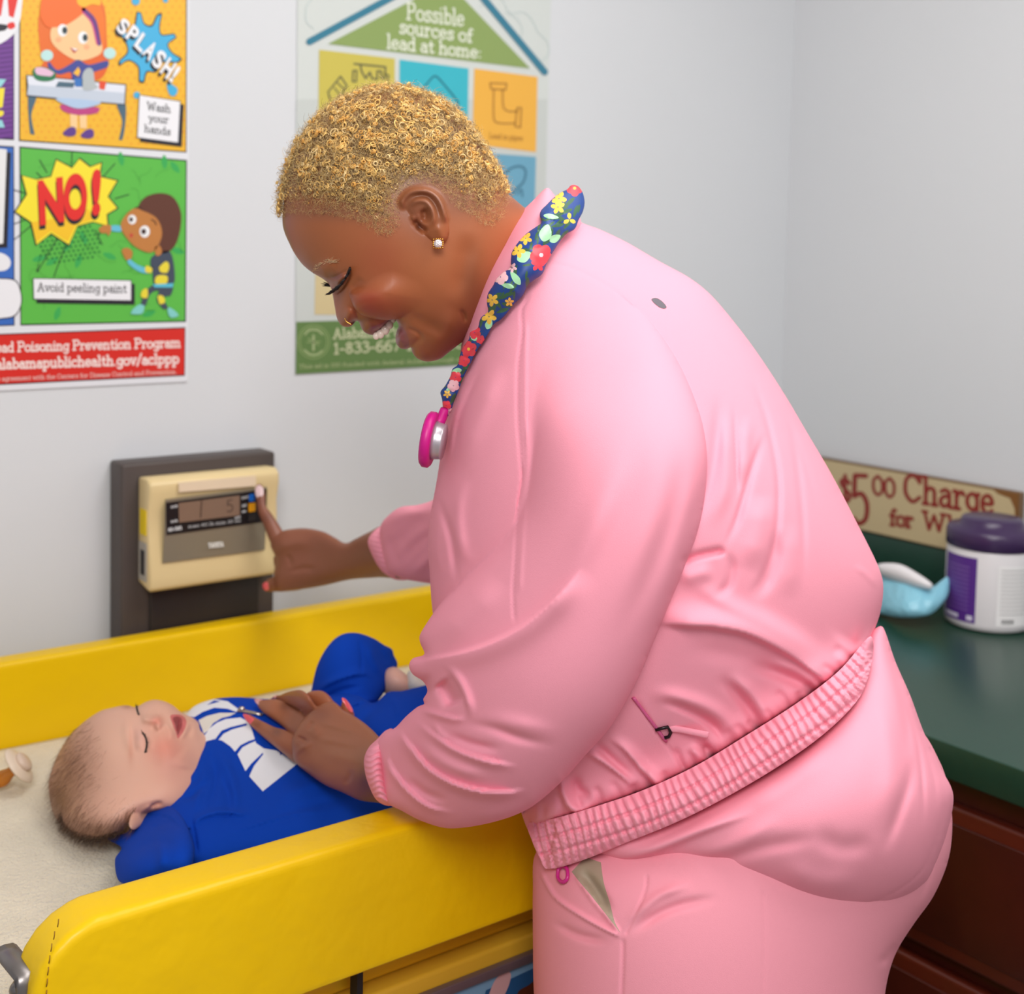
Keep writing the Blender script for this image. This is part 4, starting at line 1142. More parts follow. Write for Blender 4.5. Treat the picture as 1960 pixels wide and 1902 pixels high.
suit_paint = [
    ([(387, 1425), (391, 1408), (401, 1394), (415, 1383), (432, 1376), (460, 1373), (474, 1380), (482, 1396), (490, 1422), (505, 1432), (529, 1436), (568, 1462), (503, 1514), (472, 1480), (455, 1444), (441, 1428), (425, 1417), (411, 1414), (396, 1418)], 1),
    ([(412, 1414), (424, 1398), (442, 1391), (472, 1384), (473, 1388), (444, 1396), (428, 1404), (418, 1416)], 0),
    ([(450, 1438), (460, 1426), (476, 1418), (488, 1414), (489, 1418), (477, 1423), (464, 1430), (454, 1444)], 0),
    ([(468, 1478), (480, 1462), (503, 1440), (504, 1443), (486, 1466), (476, 1488)], 0),
    ([(534, 1436), (541, 1440), (537, 1446)], 0),
    ([(345, 1362), (358, 1349), (376, 1341), (407, 1337), (436, 1342), (458, 1358), (452, 1362), (436, 1356), (410, 1354), (388, 1362), (372, 1372), (356, 1370)], 1),
    ([(366, 1346), (374, 1344), (370, 1352)], 0), ([(396, 1349), (410, 1340), (422, 1342), (408, 1346)], 0),
    ([(380, 1378), (396, 1370), (420, 1364), (452, 1364), (440, 1370), (424, 1374), (408, 1384), (398, 1398), (390, 1404), (386, 1392)], 2),
]
suit_paint = [([(x, y, 1) for x, y in p_[0]], *p_[1:]) for p_ in suit_paint]
suit_strokes = [
    ([(388, 1418), (392, 1402), (404, 1388), (424, 1375), (448, 1370), (475, 1372)], 2.5, .0022),
    ([(370, 1374), (388, 1362), (410, 1354), (436, 1356), (458, 1362)], 3, .002),
    ([(335, 1510), (352, 1490), (372, 1480), (392, 1440), (412, 1418)], 9, .006),
    ([(398, 1440), (392, 1480), (380, 1520), (372, 1560)], 8, .005), ([(412, 1450), (412, 1500), (396, 1560)], 6, -.004),
    ([(340, 1530), (370, 1520), (398, 1490)], 6, -.006), ([(372, 1600), (380, 1570), (420, 1556), (470, 1560), (490, 1566)], 9, .006, 's'),
    ([(300, 1546), (335, 1556), (356, 1580)], 5, .004), ([(256, 1590), (270, 1570), (300, 1558)], 6, .003), ([(286, 1600), (300, 1580), (330, 1576), (350, 1590)], 6, -.004),
    ([(366, 1560), (372, 1600), (378, 1640)], 4, -.006), ([(250, 1600), (262, 1580), (270, 1565), (285, 1552)], 4, -.003), ([(240, 1650), (270, 1620), (310, 1610), (350, 1622)], 9, -.004), ([(262, 1560), (300, 1556), (330, 1566), (350, 1590)], 5, .005, 's'), ([(300, 1590), (310, 1640), (300, 1670)], 9, .004), ([(420, 1480), (440, 1530), (430, 1580)], 9, -.004), ([(520, 1530), (600, 1500), (680, 1480)], 12, .004), ([(400, 1430), (430, 1460), (450, 1520), (440, 1570)], 10, .005), ([(430, 1600), (480, 1582), (560, 1560), (640, 1552)], 3, .0025, 's'),
    ([(500, 1570), (600, 1540), (720, 1520)], 10, -.004), ([(456, 1444), (500, 1512), (540, 1560)], 2, -.0012),
    ([(600, 1330), (640, 1305), (690, 1290), (720, 1300)], 9, .006, 's'), ([(610, 1345), (650, 1322), (700, 1312)], 5, -.004),
    ([(688, 1225), (692, 1260), (690, 1290)], 2.2, -.003, dict(taper=.1)), ([(705, 1222), (714, 1262), (740, 1300)], 8, .005), ([(720, 1230), (736, 1256), (752, 1270)], 5, -.003),
    ([(640, 1365), (690, 1345), (730, 1340)], 8, .005, 's'), ([(690, 1400), (700, 1370), (740, 1345)], 8, -.004), ([(742, 1330), (760, 1350), (764, 1380)], 6, .003),
]
def soft(X): return np.full(len(X), .010)
suit = puff('outfit', suit_layers, [blue, wcot, cream_c], baby, 4., suit_strokes, suit_paint, k=.009)
# head
BH = [(386, 1398), (381, 1384), (370, 1374), (356, 1368), (344, 1361), (331, 1350), (314, 1342), (296, 1339), (280, 1343), (267, 1350), (256, 1353), (246, 1350), (236, 1350), (216, 1354), (194, 1360), (172, 1373), (151, 1390),
      (130, 1412), (113, 1440), (100, 1470), (93, 1498), (95, 1528), (102, 1556), (115, 1577), (135, 1593), (160, 1602), (186, 1604), (212, 1600), (234, 1590), (252, 1572), (275, 1560), (300, 1556), (340, 1560), (380, 1540), (410, 1500), (420, 1440), (405, 1400)]
bz = [(300, 1345, 1.405), (200, 1360, 1.41), (100, 1500, 1.385), (170, 1600, zp(170, 1600, .012)), (300, 1556, zp(300, 1556, .03)), (400, 1420, 1.40), (240, 1470, 1.37)]
EAR = [(247, 1580), (250, 1562), (258, 1548), (268, 1540), (282, 1536), (294, 1529), (310, 1525), (322, 1528), (326, 1538), (318, 1550), (296, 1562), (272, 1578), (256, 1588)]
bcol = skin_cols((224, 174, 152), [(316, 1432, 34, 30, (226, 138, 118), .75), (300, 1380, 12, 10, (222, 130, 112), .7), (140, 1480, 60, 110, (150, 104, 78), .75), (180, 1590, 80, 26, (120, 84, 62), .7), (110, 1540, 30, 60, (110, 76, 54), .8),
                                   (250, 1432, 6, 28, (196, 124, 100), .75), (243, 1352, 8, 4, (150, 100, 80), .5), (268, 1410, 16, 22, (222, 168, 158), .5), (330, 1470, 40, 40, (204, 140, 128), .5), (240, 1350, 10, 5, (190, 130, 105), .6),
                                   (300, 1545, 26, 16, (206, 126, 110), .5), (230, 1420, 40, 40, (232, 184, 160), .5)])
lipm = mat('baby_lips', (206, 106, 104), .4, sss=.1); inm = mat('mouth_inside', (150, 60, 62), .4)
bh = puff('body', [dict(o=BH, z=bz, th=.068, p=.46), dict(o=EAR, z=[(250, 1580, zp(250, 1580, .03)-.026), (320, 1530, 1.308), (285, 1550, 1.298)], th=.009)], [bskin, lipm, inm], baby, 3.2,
          strokes=[([(268, 1374), (284, 1377), (300, 1381)], 8, .008), ([(300, 1376), (304, 1385)], 8, .009, dict(taper=0)), ([(300, 1392), (303, 1394)], 3.5, .003, dict(taper=0)), ([(294, 1394), (298, 1396)], 3, -.0025, dict(taper=0)),
                   ([(316, 1425), (322, 1440)], 26, .008, dict(taper=0)), ([(316, 1376), (326, 1400), (334, 1418)], 6, .0035),
                   ([(262, 1392), (268, 1412), (264, 1440)], 10, .004), ([(272, 1400), (281, 1418), (279, 1442)], 2.2, -.0028), ([(284, 1402), (290, 1420), (286, 1440)], 4, .002), ([(254, 1385), (256, 1410), (258, 1446)], 6, -.0025),
                   ([(256, 1352), (266, 1366), (272, 1380)], 6, -.003), ([(262, 1354), (265, 1368)], 2, -.002), ([(240, 1360), (242, 1380), (244, 1410), (256, 1452)], 9, .0025),
                   ([(354, 1374), (358, 1386), (350, 1408), (342, 1418)], 5, .0035), ([(326, 1370), (330, 1384), (336, 1402)], 4, .0028), ([(342, 1374), (344, 1388), (342, 1406)], 4.5, -.006), ([(372, 1384), (376, 1400)], 12, .004, dict(taper=0)),
                   ([(366, 1376), (366, 1396), (354, 1416)], 4, -.002), ([(340, 1440), (352, 1456), (350, 1476)], 18, .004),
                   ([(284, 1546), (300, 1538), (314, 1538)], 4, -.006), ([(262, 1572), (270, 1554), (290, 1540), (312, 1530)], 3, .002)],
          paint=[([(326, 1370), (338, 1367), (350, 1370), (357, 1380), (354, 1394), (347, 1406), (340, 1413), (337, 1402), (332, 1390)], 1),
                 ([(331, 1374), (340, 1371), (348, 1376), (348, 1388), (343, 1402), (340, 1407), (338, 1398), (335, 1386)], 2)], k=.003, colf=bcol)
def onsurf(nm, x, y, lift=0): return P(x, y, zat(nm, x, y)-lift)
# closed eyes
lash = mat('dark_lash', (36, 26, 24), .6)
for line, hs in (([(273, 1402), (279, 1412), (281, 1426), (278, 1440)], ((273, 1402, -2, -9), (276, 1406, 6, -4), (281, 1420, 8, 0), (281, 1428, 8, 3), (280, 1436, 6, 6))),
                 ([(261, 1351), (263, 1360), (266, 1368)], ((261, 1351, 0, -8), (263, 1354, 3, -9)))):
    mb = MB(); mb.tube([onsurf('body', x, y, .0006) for x, y in catmull(line, False, 4)], .0011, 6)
    for x, y, dx, dy in hs:
        p0 = onsurf('body', x, y, .0008); p1 = p0+RT*dx*1.08/F-UP*dy*1.08/F-FW*.002
        mb.tube([p0, (p0+p1)/2-FW*.0005, p1], [.0005, .0004, .0001], 4)
    mb.build('eyelashes', lash, baby)
# fine hair over the back of the head
X_, z_ = surf['body']; V_ = np.array([P(x, y, z) for (x, y), z in zip(X_, z_)])
sel = np.where((X_[:, 0] < 262) & (X_[:, 1] > 1356) & (X_[:, 0] < 225-(1470-X_[:, 1])*.55) & (X_[:, 1] < 1600))[0]
cen_ = P(215, 1480, 1.375)
pick = rng.choice(sel, 1500)
edge_w = np.array([P(x, y, z) for x, y, z in []])
dirs = []
for i in pick:
    nrm_ = V_[i]-cen_; nrm_ /= np.linalg.norm(nrm_)
    dirs.append(nrm_*.22+(-RT*.45-UP*.75)+rng.normal(size=3)*.16)
strands('hair', V_[pick], dirs, .011, .00012, mat('baby_hair', (112, 76, 52), .6), baby)
rim_ = catmull([(118, 1560), (124, 1582), (150, 1600), (190, 1606), (226, 1596)], False, 1.0)
rr_ = np.array([P(x+rng.normal()*3, y-3+rng.normal()*4, zat('body', x, y-6)) for x, y in np.repeat(rim_, 4, 0)])
strands('hair', rr_, np.tile(-UP*.7-RT*.6, (len(rr_), 1))+rng.normal(size=(len(rr_), 3))*.35, .008, .0002, mat('baby_hair_dark', (70, 48, 34), .6), baby)
# leg skin and sock
puff('bare_leg', [dict(o=[(730, 1290), (754, 1276), (780, 1292), (792, 1300), (790, 1330), (760, 1335), (735, 1325)], z=1.475, th=.022)], mat('baby_skin_plain', (226, 178, 158), .5, sss=.1), baby, 5)
puff('sock', [dict(o=[(782, 1284), (800, 1290), (830, 1306), (850, 1330), (820, 1345), (785, 1330), (776, 1318)], z=[(780, 1300, 1.47), (850, 1330, 1.49)], th=.024)], cream_c, baby, 5)
# zip at the neck
zz = MB(); zz.tube([onsurf('outfit', x, y, .002) for x, y in ((459, 1358), (470, 1361), (485, 1364), (503, 1368))], [.0026, .0034, .003, .0028], 8, flat=.5)
zz.lathe([(.001, -.002), (.004, -.002), (.004, .002), (.001, .002)], onsurf('outfit', 462, 1359, .003), -FW, 12)
zz.build('zip_pull', mat('nickel', (190, 180, 170), .25, 1), suit if False else baby)
# ---------------------------------------------------------------- nurse
np0 = onZ(1400, 3600, 0) if 0 else P(1330, 1500, 1.15)
nurse = thing('person', (np0[0], np0[1], 0), 'person in a pink jacket with short golden curls leaning over the baby', 'person')
pink = mat('pink_fabric', (243, 158, 176), .95, bump=.28, bscale=1400, bdist=.0005, spec=.06)
pink2 = mat('pink_trouser_fabric', (238, 155, 170), .95, bump=.28, bscale=1400, bdist=.0005, spec=.06)

# jacket -------------------------------------------------------------
TORSO = [(1046, 362), (1060, 372), (1085, 400), (1110, 424), (1150, 440), (1200, 464), (1262, 500), (1320, 532), (1362, 566), (1408, 620), (1450, 676), (1500, 752), (1545, 828), (1592, 908), (1640, 1000), (1676, 1072), (1689, 1108),
         (1690, 1140), (1684, 1176), (1674, 1206), (1668, 1240), (1658, 1290), (1634, 1338), (1575, 1396), (1495, 1453), (1396, 1513), (1298, 1563), (1198, 1603), (1110, 1638), (1050, 1652), (1034, 1634), (1020, 1606), (1006, 1578), (985, 1520), (950, 1450), (880, 1380), (850, 1320), (838, 1240), (827, 1160),
         (822, 1090), (819, 1040), (824, 985), (835, 925), (842, 880), (850, 825), (862, 760), (878, 705), (884, 660), (890, 622), (904, 572), (924, 520), (950, 475), (985, 420), (1018, 386)]
SLEEVE = [(1080, 555), (1140, 548), (1220, 590), (1290, 680), (1335, 780), (1352, 860), (1350, 940), (1334, 1020), (1300, 1110), (1262, 1200), (1222, 1295), (1172, 1385), (1120, 1445), (1072, 1498), (1010, 1548), (940, 1574), (862, 1585), (810, 1572),
          (770, 1552), (738, 1534), (722, 1500), (716, 1460), (720, 1425), (738, 1402), (757, 1392), (778, 1370), (800, 1352), (812, 1347), (810, 1338), (818, 1322), (810, 1304), (790, 1290), (783, 1274), (790, 1260), (812, 1252), (805, 1232), (803, 1218), (812, 1200), (835, 1166), (862, 1132),
          (890, 1100), (932, 1052), (968, 1010), (990, 965), (1000, 900), (1010, 800), (1025, 680), (1045, 600)]
tz = [(1000, 500, 1.15), (1100, 450, 1.16), (850, 900, 1.155), (1350, 600, 1.17), (1300, 1000, 1.16), (1680, 1120, 1.17), (1020, 1580, 1.16), (1400, 1400, 1.165), (830, 1150, 1.16)]
sz = [(1150, 560, 1.13), (1250, 650, 1.06), (1080, 600, 1.12), (1352, 860, .990), (1334, 1020, .982), (1262, 1200, .98), (1172, 1385, .99), (1072, 1498, 1.015), (1150, 1000, 1.0), (890, 1100, 1.065), (820, 1200, 1.085), (990, 965, 1.04), (1010, 780, 1.05), (940, 1450, 1.035), (850, 1480, 1.075), (800, 1300, 1.085), (740, 1470, 1.145), (1000, 1300, 1.02)]
jst = []
def S(pts, w, a, kind='g', **k): jst.append((pts, w, a, kind, dict(k)) if k else (pts, w, a, kind))
def C(pts, w, a, kind='g', **k): S([(780+x/1.829, 560+y/1.829) for x, y in pts], w, a, kind, **k)
# waist folds
C([(860, 1150), (960, 1160), (1080, 1168), (1200, 1195), (1330, 1260), (1430, 1330), (1530, 1400)], 30, .017, 's', sharp=.2, taper=.2)
C([(940, 980), (1100, 1080), (1250, 1150), (1400, 1240), (1520, 1340)], 16, .005)
C([(950, 1240), (1100, 1260), (1250, 1300), (1400, 1350)], 20, -.004)
C([(1180, 1300), (1290, 1330), (1380, 1370), (1450, 1430)], 12, -.008); C([(1250, 1290), (1360, 1320), (1450, 1375), (1510, 1390)], 12, .007)
C([(1080, 1340), (1150, 1400), (1210, 1480), (1250, 1560)], 11, -.008); C([(1120, 1330), (1200, 1400), (1260, 1480), (1300, 1540)], 14, .008)
C([(870, 1430), (960, 1455), (1060, 1510), (1130, 1600)], 10, -.008, 's', sharp=.6); C([(830, 1400), (950, 1420), (1080, 1470), (1180, 1570)], 15, .008)
C([(1580, 1240), (1560, 1290), (1545, 1340), (1530, 1390)], 10, -.010); C([(1500, 1250), (1530, 1300), (1532, 1380)], 10, .007); C([(1655, 1130), (1620, 1200), (1580, 1260)], 8, .005)
C([(690, 1550), (760, 1600), (840, 1690), (920, 1740), (1010, 1690)], 13, .011, 's', sharp=.25); C([(600, 1600), (680, 1640), (750, 1690), (800, 1740)], 13, .010, 's', sharp=.3)
C([(640, 1560), (720, 1640), (800, 1710)], 8, -.007); C([(530, 1670), (545, 1760), (590, 1815), (680, 1800)], 11, .011, 's', sharp=.4); C([(580, 1680), (600, 1740), (650, 1770)], 9, -.008)
C([(980, 1590), (1020, 1620), (1030, 1650)], 9, .006); C([(1040, 1560), (1050, 1610), (1100, 1640)], 7, -.007)
C([(800, 1420), (850, 1500), (905, 1580), (985, 1680)], 3, -.002, taper=.1)
# back folds
C([(1085, 330), (1085, 460), (1070, 600), (1040, 720), (985, 860)], 12, -.0045); C([(1140, 380), (1152, 560), (1155, 700), (1150, 740)], 4, -.0032); C([(1112, 400), (1120, 560), (1110, 700), (1060, 830)], 13, .004)
C([(1255, 480), (1215, 580), (1180, 700), (1150, 800), (1105, 900)], 9, -.005, 's', sharp=.5); C([(1190, 420), (1185, 560), (1170, 680)], 11, .004)
C([(1180, 240), (1250, 420), (1295, 620), (1298, 780), (1280, 900), (1240, 1000), (1180, 1080)], 6, -.0045); C([(1300, 820), (1285, 930), (1250, 1020), (1200, 1080)], 13, -.006); C([(1240, 700), (1230, 850), (1190, 980)], 26, .006)
C([(1330, 400), (1365, 600), (1385, 800), (1392, 1040)], 7, -.0028); C([(1340, 800), (1345, 950), (1330, 1080)], 18, .003); C([(1130, 90), (1260, 300), (1380, 560), (1450, 800)], 6, -.0014); C([(1050, 120), (1200, 330), (1330, 560)], 6, -.0012)
C([(950, 955), (1000, 930), (1060, 915), (1120, 905)], 9, -.007, 's', sharp=.6, taper=.2); C([(1118, 900), (1135, 960), (1120, 1030), (1060, 1070)], 9, -.004); C([(940, 1000), (1000, 990), (1080, 970)], 16, .005)
C([(1560, 950), (1610, 990), (1650, 1040)], 6, .002); S([(1660, 1225), (1640, 1250), (1625, 1290)], 9, .006)
# chest drape and placket
C([(275, 230), (220, 340), (180, 440), (160, 560), (140, 640)], 7, -.005, 's', sharp=.5); C([(330, 240), (270, 380), (215, 520), (180, 640)], 20, .006)
C([(100, 700), (150, 850), (165, 950), (172, 1030)], 7, -.007); C([(210, 640), (175, 760), (190, 900), (230, 960)], 12, .006); C([(130, 330), (110, 480), (108, 620), (90, 700)], 5, -.0025)
C([(84, 780), (80, 900), (100, 1000), (120, 1080)], 3, -.002); C([(110, 780), (105, 900), (125, 1000)], 4, .0018)
# seams
C([(430, 0), (400, 60), (402, 140), (388, 250), (386, 420), (395, 560), (400, 650), (385, 760), (378, 900), (370, 1040), (375, 1160)], 2.4, -.0018, taper=.03)
C([(415, 90), (412, 250), (412, 420), (420, 600), (408, 760), (400, 900), (392, 1060)], 4, .0012, taper=.05)
S([(1035, 500), (1100, 515), (1180, 560), (1260, 640), (1320, 740)], 2.4, -.0007, taper=.1)
S([(1108, 426), (1060, 480), (1010, 540), (960, 600)], 3, -.0014, taper=.1)
# long sleeve folds
C([(830, 440), (800, 650), (720, 850), (640, 1000), (560, 1130)], 26, -.003, taper=.5); C([(760, 500), (700, 700), (600, 930), (500, 1080), (400, 1170)], 26, .004, taper=.5)
C([(940, 480), (945, 620), (920, 780), (860, 960), (790, 1120), (720, 1260)], 16, -.003, taper=.5); C([(890, 500), (880, 720), (820, 900), (740, 1080), (660, 1240)], 24, .003, taper=.5); C([(1000, 500), (1000, 640), (960, 840), (900, 1040), (830, 1220)], 16, .004)
# elbow: overlapping roll, hollows and rings of cloth
C([(620, 960), (550, 1040), (470, 1120), (390, 1180), (290, 1230), (190, 1262), (60, 1290), (10, 1300)], 30, .013, 's', sharp=.13, taper=.25)
C([(330, 1000), (240, 1100), (160, 1180), (80, 1220)], 26, .006)
C([(110, 1360), (140, 1400), (165, 1450)], 15, -.016, taper=.2); C([(130, 1295), (185, 1370), (215, 1450), (212, 1500)], 9, .008, 's', sharp=.5); C([(215, 1490), (160, 1490), (90, 1470), (30, 1450)], 8, .007, 's', sharp=.4)
C([(70, 1330), (60, 1390), (40, 1420)], 7, -.007); C([(540, 1590), (400, 1560), (300, 1525), (220, 1512), (160, 1520)], 9, -.005, taper=.5); C([(560, 1550), (420, 1520), (300, 1495), (220, 1485)], 16, .004, taper=.5)
C([(400, 1660), (280, 1640), (170, 1600), (80, 1540), (20, 1490)], 10, .009, 's', sharp=.3); C([(340, 1600), (230, 1580), (130, 1540)], 8, -.005); C([(90, 1500), (110, 1540), (150, 1570)], 6, .004)
C([(430, 1740), (300, 1750), (180, 1725), (80, 1670), (10, 1590), (-40, 1520)], 11, .012, 's', sharp=.22, taper=.25); C([(300, 1700), (180, 1670), (90, 1620), (30, 1550)], 12, .006)
C([(180, 1820), (80, 1800), (0, 1740), (-60, 1660), (-75, 1590)], 9, .009, 's', sharp=.3); C([(150, 1780), (60, 1750), (-10, 1690)], 8, -.006); C([(450, 1790), (350, 1830), (220, 1845)], 16, .004)
# gathers above the hem band
HT = catmull([(1012, 1578), (1060, 1568), (1130, 1548), (1230, 1514), (1330, 1468), (1430, 1408), (1530, 1344), (1605, 1286), (1652, 1234)], False, 8)
HT2 = HT+np.array([-6., -13.])
jst.append(([tuple(p) for p in (HT+np.array([-2., -4.]))[::4]], 34, .016, 's', dict(sharp=.14, taper=.03)))
r_ = random.Random(11)
i = 3
while i < len(HT)-3:
    p = HT[i]; t = HT[i+1]-HT[i-1]; t = t/np.hypot(*t); nn = np.array([t[1], -t[0]])
    L = r_.uniform(22, 55); a = r_.uniform(.0025, .005)
    q = p+nn*L+t*r_.uniform(-12, 12)
    jst.append(([tuple(p+nn*-6), tuple((p+q)/2+t*3), tuple(q)], r_.uniform(5, 9), -a, 'g', dict(taper=.3)))
    i += r_.choice([3, 4, 5])
COLLAR = [(1046, 360), (1060, 372), (1082, 396), (1112, 424), (1080, 470), (1040, 520), (990, 585), (950, 640), (915, 690), (880, 712), (882, 668), (890, 622), (904, 572), (924, 520), (950, 475), (985, 420), (1018, 386)]
def jk(X): return np.clip(.050-(X[:, 1]-600)/250*.048, .002, .050)
jacket = puff('jacket', [dict(o=TORSO, z=tz, th=.185, p=.42, b=.62), dict(o=SLEEVE, z=sz, th=.085, p=.45),
                         dict(o=COLLAR, z=1.145, th=.085, p=.6)], pink, nurse, 4.6, jst, k=jk)
# trousers
TR = [(1024, 1636), (1060, 1600), (1200, 1560), (1400, 1460), (1600, 1360), (1740, 1380), (1800, 1460), (1820, 1540), (1822, 1600), (1812, 1656), (1786, 1716), (1752, 1764), (1722, 1810), (1705, 1850), (1694, 1902), (1680, 2050), (1650, 2300), (1600, 2600), (1540, 3000), (1500, 3400), (1480, 3700),
      (1250, 3700), (1200, 3400), (1130, 3000), (1080, 2500), (1040, 2200), (1022, 1902), (1020, 1800), (1020, 1700)]
pk_ = [(1094, 1668, 1), (1120, 1640, 1), (1150, 1650, 1), (1156, 1690), (1168, 1730), (1176, 1762), (1188, 1786, 1), (1160, 1750), (1130, 1712), (1108, 1686)]
tst = [([(1030, 1660), (1060, 1715), (1110, 1752), (1160, 1780), (1190, 1794)], 5, .005, 's', dict(sharp=.5, taper=.1)), ([(1100, 1672), (1130, 1715), (1160, 1752), (1188, 1788)], 4, .003, 'g', dict(taper=.1)),
       ([(1110, 1660), (1140, 1700), (1170, 1750)], 9, -.008), ([(1238, 1672), (1236, 1700), (1222, 1735), (1196, 1790)], 2.4, -.0016, 'g', dict(taper=.05)), ([(1193, 1795), (1192, 1850), (1188, 1960)], 2.6, -.002, 'g', dict(taper=.05)),
       ([(1460, 1700), (1464, 1800), (1460, 1950)], 2.2, -.001, 'g', dict(taper=.05)), ([(1200, 1790), (1280, 1740), (1380, 1715)], 9, -.004), ([(1200, 1770), (1260, 1715), (1330, 1690)], 10, .004), ([(1050, 1760), (1110, 1790), (1170, 1800)], 8, -.004),
       ([(1790, 1600), (1776, 1680), (1750, 1740)], 4, -.003), ([(1680, 1850), (1700, 1830), (1720, 1800)], 8, -.006)]
tro = puff('trousers', [dict(o=TR, z=[(1024, 1640, 1.15), (1100, 1700, 1.14), (1400, 1600, 1.14), (1820, 1600, 1.16), (1300, 2600, 1.13), (1360, 3700, 1.13)], th=.152, p=.4)], [pink2, mat('pocket_lining', (168, 152, 130), .6)], nurse, 5, tst, [(pk_, 1)],
           fine=((1010, 1580, 1300, 1920, 4),))
# longer scrub top under the jacket
SCRUB = [(1660, 1222), (1672, 1205), (1690, 1200), (1714, 1266), (1742, 1330), (1768, 1400), (1800, 1468), (1820, 1505), (1825, 1530), (1818, 1575), (1802, 1632), (1776, 1690), (1735, 1726), (1680, 1750), (1620, 1762), (1560, 1763), (1500, 1748), (1430, 1720), (1360, 1690), (1300, 1674),
         (1250, 1673), (1190, 1664), (1160, 1650), (1120, 1632), (1180, 1580), (1310, 1520), (1410, 1465), (1510, 1405), (1600, 1330), (1650, 1262)]
sst = [([(1690, 1215), (1715, 1290), (1735, 1380), (1744, 1455)], 9, -.005), ([(1708, 1270), (1740, 1360), (1760, 1440), (1768, 1540), (1764, 1600)], 5, -.004), ([(1735, 1330), (1765, 1410), (1788, 1490), (1796, 1560)], 5, -.003),
       ([(1746, 1440), (1738, 1500), (1718, 1560), (1690, 1640)], 11, -.005), ([(1670, 1300), (1700, 1400), (1705, 1500), (1680, 1600)], 24, .006), ([(1150, 1650), (1240, 1630), (1340, 1590), (1450, 1550)], 16, .010, 's', dict(sharp=.5)),
       ([(1290, 1668), (1370, 1650), (1470, 1620), (1580, 1600)], 14, -.005), ([(1550, 1590), (1610, 1620), (1680, 1610)], 20, -.004), ([(1560, 1736), (1640, 1738), (1718, 1704), (1768, 1660), (1798, 1590), (1810, 1530)], 2.6, -.002, dict(taper=.05)),
       ([(1480, 1650), (1570, 1690), (1660, 1680)], 24, .005), ([(1400, 1560), (1500, 1500), (1600, 1420)], 24, .005), ([(1300, 1640), (1400, 1620), (1500, 1560)], 16, .004)]
sst = [s if isinstance(s[-1], dict) else s for s in sst]
puff('scrub_top', [dict(o=SCRUB, z=[(1160, 1650, 1.10), (1290, 1672, 1.12), (1500, 1500, 1.15), (1800, 1550, 1.155), (1690, 1210, 1.16)], th=.168, p=.36)], pink, nurse, 4.6, [(s[:3]+('g', s[3])) if len(s) == 4 and isinstance(s[3], dict) else s for s in sst])

# hem band with gathered elastic
BAND = [(1012, 1576), (1060, 1566), (1130, 1546), (1230, 1512), (1330, 1466), (1430, 1406), (1530, 1342), (1605, 1284), (1655, 1226), (1668, 1218), (1672, 1240), (1664, 1290), (1640, 1342), (1580, 1402), (1500, 1460), (1400, 1520), (1300, 1571), (1200, 1612), (1110, 1648), (1048, 1663), (1032, 1640), (1018, 1608)]
zj_, zs_c, zt_c = zfield('jacket', 0., 8), zfield('scrub_top', 0., 8), zfield('trousers', 0., 8)
HB = catmull([(1026, 1650), (1050, 1664), (1112, 1648), (1202, 1612), (1302, 1571), (1402, 1520), (1502, 1460), (1582, 1402), (1642, 1342), (1666, 1290), (1673, 1240)], False, 8)
def smooth1(a, n=9):
    k_ = np.ones(n)/n; return np.convolve(np.pad(a, n//2, 'edge'), k_, 'valid')
zT = smooth1(zj_(HT+np.array([-7., -12.])))
sc_in = inpoly(HB+np.array([6., 12.]), catmull(SCRUB, True, 8))
zB = np.minimum(np.where(sc_in, zs_c(HB+np.array([6., 12.])), 9.), np.where(HB[:, 0] < 1560, zt_c(HB+np.array([6., 12.])), 9.))
zB = smooth1(np.where(zB > 2, zB[zB < 2].max(), zB), 13)
def zband(X):
    d1, i1, _ = segdist(X, HT[:-1], HT[1:]); d2, i2, _ = segdist(X, HB[:-1], HB[1:])
    v = d1/(d1+d2+1e-6)
    return zT[i1]*(1-v)+zB[i2]*v-.006-.005*np.sin(math.pi*v)


def band_disp(top, width, pitch, amp, rows):
    A, B = top[:-1], top[1:]; cum = np.r_[0, np.cumsum(np.hypot(*(B-A).T))]
    def f(X):
        D, I, T = segdist(X, A, B); s = cum[I]+T*(cum[I+1]-cum[I]); v = D/width
        wob = 3*np.sin(s/61)+2.5*np.sin(s/23+v*4)
        r = amp*(1-np.abs(np.sin((s+wob)*math.pi/pitch))**.7)
        out = -r
        for q in rows: out -= amp*.7*np.exp(-((v-q)/.035)**2)
        return out
    return f
band = puff('hem_band', [dict(o=BAND, z=zband, th=.008, p=.35, b=3)], pink, jacket, 3.2, [], disp=band_disp(HT, 92, 15.5, .0055, (.33, .66)))
